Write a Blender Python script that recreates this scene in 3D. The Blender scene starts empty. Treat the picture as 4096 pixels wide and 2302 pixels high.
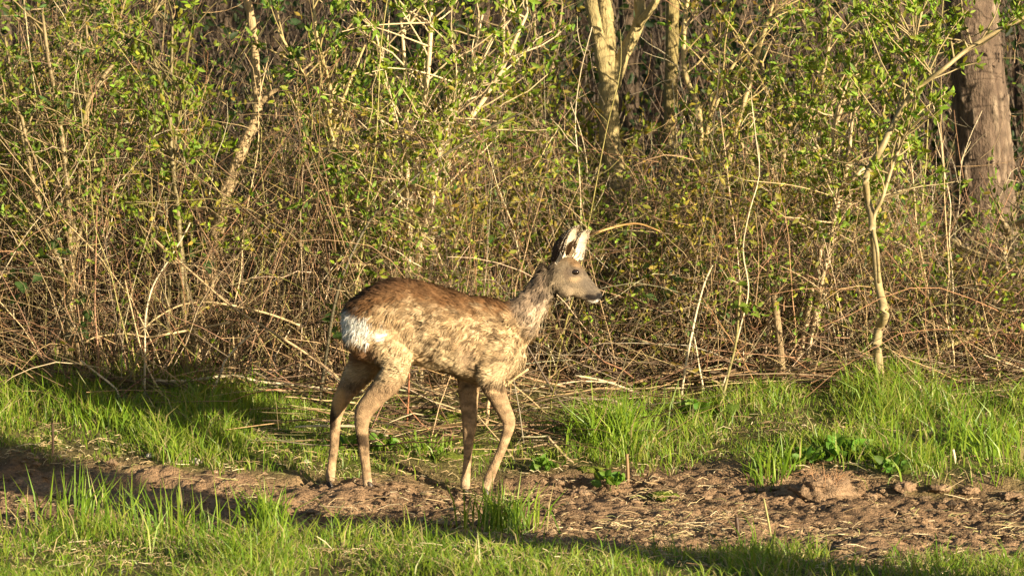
import bpy, math
import numpy as np
from mathutils import Vector

# ------------------------------------------------------------------ camera, sky, sun, exposure
W, H = 4096.0, 2302.0                      # size of the photograph: traced positions below are in its pixels
CAM_D, CAM_Z, AXIS_Z = 14.0, 1.65, 0.72    # camera 14 m in front of the deer, at eye height
PITCH = math.atan((CAM_Z - AXIS_Z) / CAM_D)
FPX = 1085.0 * CAM_D / math.cos(PITCH)     # focal length in photo pixels (1 m at the deer is 1085 px)
scn = bpy.context.scene
COL = scn.collection
cam_d = bpy.data.cameras.new('camera')
cam = bpy.data.objects.new('camera', cam_d)
COL.objects.link(cam)
cam.location = (0, -CAM_D, CAM_Z)
cam.rotation_euler = (math.pi / 2 - PITCH, 0, 0)
cam_d.sensor_width = 36
cam_d.lens = 36 * FPX / W
cam_d.clip_start, cam_d.clip_end = 0.1, 1000
scn.camera = cam
cam_d.dof.use_dof = True
cam_d.dof.focus_distance = CAM_D
cam_d.dof.aperture_fstop = 8.0

SUN_AZ, SUN_EL = 48.0, 11.5                # degrees to the side of the line behind the camera; height
world = bpy.data.worlds.new('World')
scn.world = world
world.use_nodes = True
wn = world.node_tree.nodes
sky = wn.new('ShaderNodeTexSky')
sky.sky_type = 'NISHITA'
sky.sun_disc = False
sky.sun_elevation = math.radians(SUN_EL)
sky.sun_rotation = math.radians(180 - SUN_AZ)
wn['Background'].inputs[1].default_value = 0.05
world.node_tree.links.new(sky.outputs[0], wn['Background'].inputs[0])
sun_d = bpy.data.lights.new('sun', 'SUN')
sun_d.energy = 5.0
sun_d.angle = math.radians(0.5)
sun_d.color = (1.0, 0.84, 0.58)
sun = bpy.data.objects.new('sun', sun_d)
COL.objects.link(sun)
az, el = math.radians(SUN_AZ), math.radians(SUN_EL)
TO_SUN = Vector((math.sin(az) * math.cos(el), -math.cos(az) * math.cos(el), math.sin(el)))
sun.rotation_euler = TO_SUN.to_track_quat('Z', 'Y').to_euler()
vs = scn.view_settings
vs.view_transform, vs.look, vs.exposure, vs.gamma = 'Standard', 'None', 1.5, 1.0
vs.use_curve_mapping = False
scn.cycles.max_bounces = 6
scn.cycles.diffuse_bounces = 2
scn.cycles.transmission_bounces = 4
scn.cycles.transparent_max_bounces = 4
scn.cycles.use_denoising = True

# ------------------------------------------------------------------ helpers
RNG = np.random.default_rng(7)


def U(px, py, y):
    """photo pixel -> point on the vertical plane at depth y (metres behind the deer)"""
    px = np.asarray(px, float); py = np.asarray(py, float)
    t = (H / 2 - py) / FPX
    s, c = math.sin(PITCH), math.cos(PITCH)
    dy, dz = c + t * s, -s + t * c
    k = (y + CAM_D) / dy
    return np.stack([(px - W / 2) / FPX * k, np.zeros_like(k) + y, CAM_Z + dz * k], -1)


def PX(p):
    """world points -> photo pixels"""
    p = np.asarray(p, float)
    s, c = math.sin(PITCH), math.cos(PITCH)
    yy, zz = p[..., 1] + CAM_D, p[..., 2] - CAM_Z
    d = yy * c - zz * s
    v = yy * s + zz * c
    return W / 2 + FPX * p[..., 0] / d, H / 2 - FPX * v / d


def mpp(y):
    return (CAM_D + y) / FPX               # metres in one photo pixel at depth y


def _hash(i, j, k, seed):
    n = (i * 374761393 + j * 668265263 + k * 2147483647 + seed * 974711) & 0xFFFFFFFF
    n = ((n ^ (n >> 13)) * 1274126177) & 0xFFFFFFFF
    n = ((n ^ (n >> 16)) * 2246822519) & 0xFFFFFFFF
    return (n ^ (n >> 15)).astype(np.float64) / 4294967295.0


def vnoise(p, scale, seed=0):
    """smooth value noise 0..1 at points p (N,3)"""
    q = np.asarray(p, float) * scale
    f = np.floor(q).astype(np.int64)
    t = q - f
    t = t * t * (3 - 2 * t)
    r = 0
    for dx in (0, 1):
        for dy in (0, 1):
            for dz in (0, 1):
                w = (t[:, 0] if dx else 1 - t[:, 0]) * (t[:, 1] if dy else 1 - t[:, 1]) * (t[:, 2] if dz else 1 - t[:, 2])
                r = r + w * _hash(f[:, 0] + dx, f[:, 1] + dy, f[:, 2] + dz, seed)
    return r


def fbm(p, scale, seed=0, oct=3):
    a, s, r = 1.0, 0.0, 0
    for o in range(oct):
        r = r + a * vnoise(p, scale * 2 ** o, seed + o)
        s += a
        a *= 0.5
    return r / s


def sstep(a, b, x):
    t = np.clip((x - a) / (b - a), 0, 1)
    return t * t * (3 - 2 * t)


def make_mesh(name, verts, faces, cols=None, mat=None, smooth=True):
    """faces: int array (M,3) or (M,4), or a list of such arrays"""
    fl = faces if isinstance(faces, list) else [faces]
    fl = [np.asarray(f, np.int32) for f in fl if len(f)]
    me = bpy.data.meshes.new(name)
    verts = np.ascontiguousarray(verts, np.float32)
    me.vertices.add(len(verts))
    me.vertices.foreach_set('co', verts.ravel())
    loops = np.concatenate([f.ravel() for f in fl])
    sizes = np.concatenate([np.full(len(f), f.shape[1], np.int32) for f in fl])
    me.loops.add(len(loops))
    me.loops.foreach_set('vertex_index', loops)
    me.polygons.add(len(sizes))
    me.polygons.foreach_set('loop_start', np.concatenate([[0], np.cumsum(sizes)[:-1]]).astype(np.int32))
    me.polygons.foreach_set('use_smooth', np.full(len(sizes), smooth, bool))
    me.update(calc_edges=True)
    if cols is not None:
        c = np.ones((len(verts), 4), np.float32)
        c[:, :3] = cols
        a = me.color_attributes.new('Col', 'FLOAT_COLOR', 'POINT')
        a.data.foreach_set('color', c.ravel())
    if mat is not None:
        me.materials.append(mat)
    return me


def obj(name, me, parent=None, loc=None):
    o = bpy.data.objects.new(name, me)
    COL.objects.link(o)
    if parent is not None:
        o.parent = parent
    if loc is not None:
        o.location = loc
    return o


def tag(o, label=None, cat=None, group=None, kind=None):
    if label: o['label'] = label
    if cat: o['category'] = cat
    if group: o['group'] = group
    if kind: o['kind'] = kind
    return o


def thing(name, label, cat, loc=(0, 0, 0), group=None):
    o = obj(name, None)
    o.location = Vector([float(v) for v in loc])
    return tag(o, label, cat, group)


def resample(pts, n):
    """Catmull-Rom through the given points (any number of columns), n samples"""
    p = np.asarray(pts, float)
    if len(p) == 2:
        t = np.linspace(0, 1, n)[:, None]
        return p[0] * (1 - t) + p[1] * t
    e = np.vstack([2 * p[0] - p[1], p, 2 * p[-1] - p[-2]])
    d = np.concatenate([[0], np.cumsum(np.linalg.norm(np.diff(p[:, :3], axis=0), axis=1) + 1e-9)])
    s = np.linspace(0, d[-1], n)
    i = np.clip(np.searchsorted(d, s, 'right') - 1, 0, len(p) - 2)
    t = ((s - d[i]) / (d[i + 1] - d[i]))[:, None]
    a, b, c, g = e[i], e[i + 1], e[i + 2], e[i + 3]
    return 0.5 * (2 * b + (c - a) * t + (2 * a - 5 * b + 4 * c - g) * t ** 2 + (3 * b - a - 3 * c + g) * t ** 3)


def frames(P):
    """P (N,K,3) -> two unit vectors across each polyline"""
    T = np.gradient(P, axis=1)
    T /= np.linalg.norm(T, axis=2, keepdims=True) + 1e-12
    ref = np.where(np.abs(T[:, :1, 2:3]) > 0.8, np.array([1.0, 0.15, 0]), np.array([0, 0.1, 1.0]))
    A = np.cross(T, ref)
    A /= np.linalg.norm(A, axis=2, keepdims=True) + 1e-12
    return A, np.cross(T, A)


def bulk_tubes(P, R, sides=3, cap=True):
    """P (N,K,3), R (N,K) -> verts, quads: N tubes of K rings"""
    N, K, _ = P.shape
    A, B = frames(P)
    th = np.arange(sides) * 2 * math.pi / sides
    ring = A[:, :, None, :] * np.cos(th)[None, None, :, None] + B[:, :, None, :] * np.sin(th)[None, None, :, None]
    V = (P[:, :, None, :] + ring * R[:, :, None, None]).reshape(-1, 3)
    n, k, s = np.meshgrid(np.arange(N), np.arange(K - 1), np.arange(sides), indexing='ij')
    b = n * K * sides + k * sides
    s2 = (s + 1) % sides
    F = np.stack([b + s, b + s2, b + sides + s2, b + sides + s], -1).reshape(-1, 4)
    return V, F


class Mesh:
    """collects tubes and other pieces that make ONE part"""
    def __init__(self):
        self.V, self.Q, self.T, self.C, self.n = [], [], [], [], 0

    def add(self, V, F, col):
        V = np.asarray(V, float); F = np.asarray(F)
        col = np.asarray(col, float)
        if col.ndim == 1: col = np.tile(col, (len(V), 1))
        (self.Q if F.shape[1] == 4 else self.T).append(F + self.n)
        self.V.append(V); self.C.append(col); self.n += len(V)

    def tube(self, pts, rad, col, sides=6, n=None, rough=0.0, seed=0, cap=True):
        pts = np.asarray(pts, float); rad = np.asarray(rad, float)
        if rad.ndim == 0: rad = np.full(len(pts), float(rad))
        if n is None: n = max(4, len(pts) * 3)
        d = resample(np.column_stack([pts, rad]), n)
        P, R = d[None, :, :3], np.maximum(d[None, :, 3], 0.0004)
        V, F = bulk_tubes(P, R, sides)
        if rough:
            c = np.repeat(d[:, :3], sides, 0)
            k = 1 + rough * (fbm(V, 1.2 / max(R.mean(), 0.004), seed, 2) - 0.5) * 2
            V = c + (V - c) * k[:, None]
        if cap:
            V = np.vstack([V, d[0, :3], d[-1, :3]])
            m = len(V)
            s = np.arange(sides); s2 = (s + 1) % sides; e = (n - 1) * sides
            Tr = np.vstack([np.stack([s2, s, np.full(sides, m - 2)], 1), np.stack([e + s, e + s2, np.full(sides, m - 1)], 1)])
            cc = self._cvar(V, col, seed)
            self.T.append(Tr + self.n)
        else:
            cc = self._cvar(V, col, seed)
        self.add(V, F, cc)
        return d

    @staticmethod
    def _cvar(V, col, seed):
        col = np.asarray(col, float)
        k = 0.72 + 0.56 * fbm(V, 22, seed + 5, 2)
        return np.clip(col[None, :] * k[:, None], 0, 0.9)

    def mesh(self, name, mat, smooth=True):
        F = []
        if self.Q: F.append(np.vstack(self.Q))
        if self.T: F.append(np.vstack(self.T))
        return make_mesh(name, np.vstack(self.V), F, np.vstack(self.C), mat, smooth)


def leaves(pos, dirs, size, cols, width=0.45, fold=0.25, rng=RNG, toothed=False):
    """N pointed leaves: base at pos, along dirs; 6 vertices each, folded along the midrib and drooping at the tip"""
    N = len(pos)
    d = dirs / (np.linalg.norm(dirs, axis=1, keepdims=True) + 1e-9)
    r = rng.normal(size=(N, 3)); r[:, 2] *= 0.4
    a = np.cross(d, r); a /= np.linalg.norm(a, axis=1, keepdims=True) + 1e-9
    nrm = np.cross(a, d)
    L = np.asarray(size, float)[:, None]
    Wd = L * width * 0.5
    droop = nrm * (-0.12 * L)
    b = pos
    m1 = pos + d * L * 0.38 - nrm * Wd * fold
    m2 = pos + d * L * 0.72 + droop * 0.35 - nrm * Wd * fold * 0.7
    tip = pos + d * L + droop
    V = np.stack([b, m1 + a * Wd + nrm * Wd * fold * 2, m1 - a * Wd + nrm * Wd * fold * 2,
                  m2 + a * Wd * 0.75 + nrm * Wd * fold, m2 - a * Wd * 0.75 + nrm * Wd * fold, tip, m1], 1).reshape(-1, 3)
    base = np.arange(N)[:, None] * 7
    T = np.concatenate([base + np.array(t) for t in ([0, 1, 6], [0, 6, 2], [6, 1, 3], [6, 4, 2], [6, 3, 5], [6, 5, 4])], 0)
    C = np.repeat(np.asarray(cols), 7, 0)
    return V, T, C


# ------------------------------------------------------------------ materials
def material(name, rough=0.8, var=0.25, vscale=60.0, bump=0.0, bscale=120.0, trans=0.0, spec=0.3, stretch=None):
    m = bpy.data.materials.new(name)
    m.use_nodes = True
    nt = m.node_tree; N = nt.nodes; L = nt.links
    bs = N['Principled BSDF']; out = N['Material Output']
    at = N.new('ShaderNodeAttribute'); at.attribute_name = 'Col'
    tc = N.new('ShaderNodeTexCoord')
    vec = tc.outputs['Object']
    if stretch:
        mp = N.new('ShaderNodeMapping'); mp.inputs['Scale'].default_value = stretch
        L.new(vec, mp.inputs[0]); vec = mp.outputs[0]
    nz = N.new('ShaderNodeTexNoise'); nz.inputs['Scale'].default_value = vscale; nz.inputs['Detail'].default_value = 4
    L.new(vec, nz.inputs['Vector'])
    mr = N.new('ShaderNodeMapRange')
    mr.inputs[1].default_value, mr.inputs[2].default_value = 0.25, 0.75
    mr.inputs[3].default_value, mr.inputs[4].default_value = 1 - var, 1 + var
    L.new(nz.outputs[0], mr.inputs[0])
    mx = N.new('ShaderNodeVectorMath'); mx.operation = 'SCALE'
    L.new(at.outputs['Color'], mx.inputs[0]); L.new(mr.outputs[0], mx.inputs['Scale'])
    L.new(mx.outputs[0], bs.inputs['Base Color'])
    bs.inputs['Roughness'].default_value = rough
    bs.inputs['Specular IOR Level'].default_value = spec
    if bump:
        n2 = N.new('ShaderNodeTexNoise'); n2.inputs['Scale'].default_value = bscale; n2.inputs['Detail'].default_value = 5
        L.new(vec, n2.inputs['Vector'])
        bp = N.new('ShaderNodeBump'); bp.inputs['Strength'].default_value = bump; bp.inputs['Distance'].default_value = 0.01
        L.new(n2.outputs[0], bp.inputs['Height']); L.new(bp.outputs[0], bs.inputs['Normal'])
    if trans:
        tr = N.new('ShaderNodeBsdfTranslucent')
        sc2 = N.new('ShaderNodeVectorMath'); sc2.operation = 'MULTIPLY'; sc2.inputs[1].default_value = (1.3, 1.25, 0.5)
        L.new(mx.outputs[0], sc2.inputs[0]); L.new(sc2.outputs[0], tr.inputs['Color'])
        ms = N.new('ShaderNodeMixShader'); ms.inputs[0].default_value = trans
        L.new(bs.outputs[0], ms.inputs[1]); L.new(tr.outputs[0], ms.inputs[2]); L.new(ms.outputs[0], out.inputs[0])
    return m


M_BARK = material('bark', 0.9, 0.35, 90, 0.9, 160, stretch=(1, 1, 0.3))
M_PINE = material('pine_bark', 0.95, 0.4, 45, 1.0, 110, stretch=(1, 1, 0.45))
M_CANE = material('cane', 0.55, 0.25, 80, spec=0.4)
M_LEAF = material('leaf', 0.55, 0.22, 150, trans=0.40, spec=0.3)
M_GRASS = material('grass_blade', 0.45, 0.15, 20, trans=0.35, spec=0.4)
M_SOIL = material('soil', 0.97, 0.38, 75, 1.0, 130, spec=0.1)
M_FUR = material('fur', 0.75, 0.12, 200, spec=0.2, trans=0.1)
M_HIDE = material('hide', 0.85, 0.15, 120, 0.5, 220, spec=0.15)
M_HORN = material('horn', 0.45, 0.15, 60, spec=0.4)
M_EYE = material('eye_wet', 0.05, 0.05, 10, spec=0.8)
M_STONE = material('stone', 0.8, 0.2, 60, 0.6, 80)
M_MOSS = material('moss', 0.9, 0.35, 150, 1.0, 200, trans=0.15)

# ------------------------------------------------------------------ the ground
FEET = [(1316, 1936, 0.078), (1474, 1934, -0.085), (1860, 1964, 0.06), (1940, 1962, -0.07)]
FEET_W = [U(a, b, y) for a, b, y in FEET]


def track_c(x):
    return -0.76 - 0.18 * x + 0.05 * np.sin(1.7 * x + 0.6)


def track_h(x):
    return 0.93 + 0.05 * np.sin(2.3 * x) + 0.03 * np.clip(x, -2.5, 2.5)


def track_mask(x, y):
    n = fbm(np.stack([x, y, 0 * x], -1), 2.6, 31, 3) - 0.5
    d = np.abs(y - track_c(x)) / track_h(x) + n * 0.55
    return 1 - sstep(0.78, 1.12, d)


def ground_smooth(x, y):
    z = np.where(y < 0, 0.012 * y, 0.155 * y)
    z = np.where(y > 1.35, 0.209 + 0.05 * (y - 1.35), z)
    z = z + np.where(y > 5, 0.12 * (y - 5), 0)
    z = np.where(y > 26, z - 0.12 * (y - 26), z)
    d = (y - track_c(x)) / track_h(x)
    z = z - 0.035 * np.exp(-(d ** 2) * 1.6)
    z = z + 0.055 * sstep(0.78, 0.92, d) * sstep(0.5, 1.1, x) * (1 - sstep(2.4, 2.9, x))
    z = z + 0.02 * sstep(-0.75, -1.35, d) * np.exp(-((np.clip(y, -9, 0) + 1.3) / 2.2) ** 2)
    return z


_FX = np.array([p[0] for p in FEET_W]); _FY = np.array([p[1] for p in FEET_W])
_FD = np.array([p[2] for p in FEET_W]) - ground_smooth(_FX, _FY)


def ground(x, y):
    x = np.asarray(x, float); y = np.asarray(y, float)
    x, y = np.broadcast_arrays(x, y)
    z = ground_smooth(x, y)
    # the ground meets the deer's hooves
    w = np.stack([np.exp(-((x - a) ** 2 + (y - b) ** 2) / 0.2 ** 2) for a, b in zip(_FX, _FY)], 0)
    s = w.sum(0)
    z = z + (w * _FD.reshape((-1,) + (1,) * x.ndim)).sum(0) / np.maximum(s, 1e-9) * np.minimum(s, 1)
    p = np.stack([x, y, 0 * x], -1).reshape(-1, 3)
    z = z + ((fbm(p, 1.3, 3, 3) - 0.5) * 0.05).reshape(x.shape) * np.where(np.abs(y) < 0.35, 0.4, 1.0)
    return z


def G(px, py):
    """photo pixel -> point on the ground"""
    s, c = math.sin(PITCH), math.cos(PITCH)
    t = (H / 2 - py) / FPX
    dy, dz, dx = c + t * s, -s + t * c, (px - W / 2) / FPX
    k = np.linspace(10.5, 40, 4000)
    zz = CAM_Z + dz * k - ground(dx * k, dy * k - CAM_D)
    i = np.argmax(zz < 0)
    return np.array([dx * k[i], dy * k[i] - CAM_D, CAM_Z + dz * k[i]])


def build_ground():
    fine = 0.0135
    xs = np.concatenate([-np.geomspace(140, 2.9, 26), np.arange(-2.75, 2.75, fine), np.geomspace(2.9, 140, 26)])
    ys = np.concatenate([-np.geomspace(120, 2.9, 24), np.arange(-2.75, 2.0, fine), np.linspace(2.03, 5, 40), np.geomspace(5.2, 160, 40)])
    X, Y = np.meshgrid(xs, ys)
    Z = ground(X, Y)
    p = np.stack([X, Y, 0 * X], -1).reshape(-1, 3)
    tm = track_mask(X.ravel(), Y.ravel())
    near = (np.abs(p[:, 0]) < 2.8) & (p[:, 1] > -2.8) & (p[:, 1] < 2.1)
    lump = np.zeros(len(p))
    q = p[near]
    rel = (fbm(q, 5, 41, 2) - 0.5) * 0.05 + (np.abs(fbm(q, 17, 45, 2) - 0.5)) * -0.040 + (fbm(q, 38, 49, 2) - 0.5) * 0.030
    pits = sstep(0.64, 0.78, fbm(q, 4.5, 53, 2)) * -0.05
    lump[near] = rel * (0.25 + 0.75 * tm[near]) + pits * tm[near]
    Zf = Z.ravel() + lump
    V = np.stack([X.ravel(), Y.ravel(), Zf], -1)
    # colours: bare earth on the track, mossy turf soil, leaf litter under the wood
    n1, n2 = fbm(p, 3, 61, 3), fbm(p, 30, 65, 2)
    dirt = np.array([0.235, 0.15, 0.088])[None] * (0.35 + 1.3 * n1[:, None]) * (0.8 + 0.4 * n2[:, None])
    turf = np.array([0.12, 0.105, 0.04])[None] * (0.6 + 0.8 * n2[:, None])
    moss = np.array([0.10, 0.13, 0.018])
    mk = sstep(0.52, 0.66, fbm(p, 5, 71, 2))[:, None]
    turf = turf * (1 - 0.7 * mk) + moss * 0.7 * mk
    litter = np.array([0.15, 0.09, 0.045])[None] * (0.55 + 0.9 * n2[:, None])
    litter = litter * (1 - .62 * sstep(3.4, 4.6, p[:, 1])[:, None])      # shade inside the wood, put into the litter colour
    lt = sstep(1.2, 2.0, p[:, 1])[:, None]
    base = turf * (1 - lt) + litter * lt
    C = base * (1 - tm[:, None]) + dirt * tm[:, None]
    ny, nx = X.shape
    i = np.arange((ny - 1) * nx).reshape(ny - 1, nx)[:, :-1]
    F = np.stack([i, i + 1, i + 1 + nx, i + nx], -1).reshape(-1, 4)
    fm = tm[F].mean(1) > 0.5
    fm &= (np.abs(V[F][:, :, 0]).max(1) < 60)
    for nm, sel in (('ground', ~fm), ('dirt_track', fm)):
        f = F[sel]
        u, inv = np.unique(f, return_inverse=True)
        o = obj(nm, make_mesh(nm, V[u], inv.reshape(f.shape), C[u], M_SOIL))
        tag(o, kind='structure')


build_ground()


# ------------------------------------------------------------------ the roe deer
def loft(sections, n=40, sides=28):
    """sections: rows (x, y, z, ux, uz, half height, half width): ellipses in the plane of (ux,uz) and y"""
    d = resample(np.asarray(sections, float), n)
    th = np.arange(sides) * 2 * math.pi / sides
    c, s = np.cos(th), np.sin(th)
    sg = lambda v, e: np.sign(v) * np.abs(v) ** e
    u = d[:, 3:5] / (np.linalg.norm(d[:, 3:5], axis=1, keepdims=True) + 1e-9)
    hh, hw = np.maximum(d[:, 5], 0.002)[:, None], np.maximum(d[:, 6], 0.002)[:, None]
    a = sg(c, 0.92)[None] * hh
    V = np.stack([d[:, 0:1] + u[:, 0:1] * a, d[:, 1:2] + sg(s, 0.92)[None] * hw, d[:, 2:3] + u[:, 1:2] * a], -1).reshape(-1, 3)
    k, j = np.meshgrid(np.arange(n - 1), np.arange(sides), indexing='ij')
    b = k * sides; j2 = (j + 1) % sides
    F = np.stack([b + j, b + sides + j, b + sides + j2, b + j2], -1).reshape(-1, 4)
    caps = np.vstack([V, d[0, :3], d[-1, :3]])
    e = (n - 1) * sides; q = np.arange(sides); q2 = (q + 1) % sides
    T = np.vstack([np.stack([q, q2, np.full(sides, n * sides)], 1), np.stack([e + q2, e + q, np.full(sides, n * sides + 1)], 1)])
    return caps, F, T


def deer_sections_body():
    rows = []
    for x, t, b, w in [(1384, 1236, 1330, .045), (1400, 1206, 1385, .080), (1440, 1173, 1430, .105), (1500, 1138, 1452, .120), (1560, 1118, 1458, .124),
                       (1620, 1115, 1456, .124), (1700, 1131, 1466, .128), (1780, 1155, 1488, .132), (1860, 1176, 1520, .127),
                       (1940, 1190, 1538, .113), (2000, 1203, 1526, .104), (2050, 1222, 1505, .088), (2082, 1268, 1468, .062), (2098, 1320, 1425, .03)]:
        T, B = U(x, t, 0), U(x, b, 0)
        rows.append([T[0], 0, (T[2] + B[2]) / 2, 0, 1, (T[2] - B[2]) / 2, w])
    return rows


def chain_sections(pts, ydepth, wide=0.85, hw=None):
    """pts: (px, py, radius px) down a limb; sections lie across the limb"""
    P = np.array([U(a, b, 0)[[0, 2]] for a, b, r in pts])
    T = np.gradient(P, axis=0)
    T /= np.linalg.norm(T, axis=1, keepdims=True)
    rows = []
    for i, (a, b, r) in enumerate(pts):
        r = r * (1.0 + .10 * float(sstep(60, 40, np.float64(r)))) + 1.2 * (r < 40)
        y = ydepth[i] if hasattr(ydepth, '__len__') else ydepth
        rr = r * mpp(0)
        rows.append([P[i, 0], y, P[i, 1], -T[i, 1], T[i, 0], rr, hw[i] * 1.06 if hw else rr * wide])
    return rows


NEAR_HIND = [(1500, 1250, 80), (1545, 1330, 100), (1580, 1408, 76), (1586, 1468, 57), (1552, 1528, 46), (1507, 1574, 39), (1474, 1615, 36), (1457, 1642, 33), (1451, 1685, 26),
             (1452, 1724, 22.5), (1457, 1765, 20.5), (1461, 1808, 18), (1466, 1851, 17), (1470, 1890, 17), (1473, 1915, 18), (1475, 1932, 17)]
FAR_HIND = [(1490, 1270, 80), (1490, 1360, 84), (1462, 1450, 64), (1424, 1515, 47), (1390, 1560, 37), (1362, 1605, 31), (1347, 1645, 26), (1338, 1690, 21), (1336, 1735, 18),
            (1331, 1808, 16.5), (1325, 1851, 16), (1320, 1890, 17), (1317, 1915, 18), (1315, 1934, 17)]
FAR_FORE = [(1900, 1380, 70), (1886, 1470, 54), (1876, 1545, 42), (1874, 1594, 35), (1876, 1658, 29), (1877, 1712, 26), (1873, 1765, 20), (1870, 1829, 15.5),
            (1866, 1885, 15.5), (1862, 1920, 17), (1860, 1945, 18), (1860, 1962, 17)]
NEAR_FORE = [(2000, 1330, 90), (1985, 1410, 82), (1970, 1475, 62), (1970, 1525, 46), (1992, 1580, 35), (2014, 1628, 29), (2034, 1672, 25), (2034, 1704, 21), (2022, 1742, 18.5),
             (2008, 1785, 16.5), (1989, 1829, 16), (1970, 1872, 17.5), (1954, 1910, 19), (1945, 1940, 17), (1941, 1958, 15)]
NECK = [(2000, 1345, 110), (2062, 1285, 88), (2112, 1232, 68), (2152, 1183, 58), (2186, 1135, 55), (2216, 1090, 60)]
HEAD = [(2196, 1078, 40, .030), (2218, 1086, 66, .046), (2246, 1094, 77, .054), (2280, 1109, 70, .055), (2310, 1132, 58, .045), (2335, 1152, 45, .034),
        (2358, 1168, 36, .027), (2380, 1184, 29, .024), (2393, 1192, 22, .019), (2400, 1196, 10, .010)]


def ear_surface(base, tip, open_dir, wmax, bend):
    """a cupped pointed shell: returns verts, quads, inner flag"""
    base, tip, o = np.array(base, float), np.array(tip, float), np.array(open_dir, float)
    ax = tip - base; L = np.linalg.norm(ax); ax /= L
    o = o - ax * o.dot(ax); o /= np.linalg.norm(o)
    s = np.cross(ax, o)
    nu, nv = 22, 13
    u = np.linspace(0, 1, nu)[:, None]; v = np.linspace(-1, 1, nv)[None]
    w = wmax * (np.clip(np.sin(np.pi * np.clip(u * 0.80 + 0.20, 0, 1)), 0, 1) ** 0.6) * (0.62 + 0.38 * sstep(0, .35, u))
    cup = (1.45 * (1 - u) ** 0.6 + 0.55)
    ang = v * cup
    lat = w * np.sin(ang) / np.maximum(np.sin(np.minimum(cup, 1.57)), .2)
    dep = w * (1 - np.cos(ang)) * 0.95
    bnd = bend * L * (u ** 2 - u)
    C = base[None, None] + ax * (u * L)[..., None] + o * (bnd)[..., None]
    out = C + s * lat[..., None] + o * (dep - w * .35)[..., None]
    th = 0.0035 * (1 - 0.6 * np.abs(v)) * (1 - .6 * u)
    inn = out + o * th[..., None]
    V = np.concatenate([out.reshape(-1, 3), inn.reshape(-1, 3)])
    i = np.arange(nu * nv).reshape(nu, nv)
    q = lambda a, b, c, d: np.stack([a, b, c, d], -1).reshape(-1, 4)
    F1 = q(i[:-1, :-1], i[1:, :-1], i[1:, 1:], i[:-1, 1:])
    F2 = q(i[:-1, :-1], i[:-1, 1:], i[1:, 1:], i[1:, :-1]) + nu * nv
    rim = np.concatenate([i[:, 0], i[-1, 1:], i[::-1, -1][1:], i[0, ::-1][1:]])
    F3 = np.stack([rim[:-1], rim[1:], rim[1:] + nu * nv, rim[:-1] + nu * nv], -1)
    inner = np.concatenate([np.zeros(nu * nv), np.ones(nu * nv)])
    return V, np.vstack([F1, F2, F3]), inner


def mix(c, col, m):
    m = np.asarray(m)[:, None]
    return c * (1 - m) + np.asarray(col, float)[None] * m


def blob(px, py, x, y, rx, ry, soft=0.35, rot=0.0, n=0):
    dx, dy = px - x, py - y
    c, s = math.cos(rot), math.sin(rot)
    d = np.sqrt(((dx * c + dy * s) / rx) ** 2 + ((-dx * s + dy * c) / ry) ** 2) + n
    return 1 - sstep(1 - soft, 1 + soft, d)


def curve_y(px, pts):
    a = np.array(pts, float)
    return np.interp(px, a[:, 0], a[:, 1])


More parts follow.
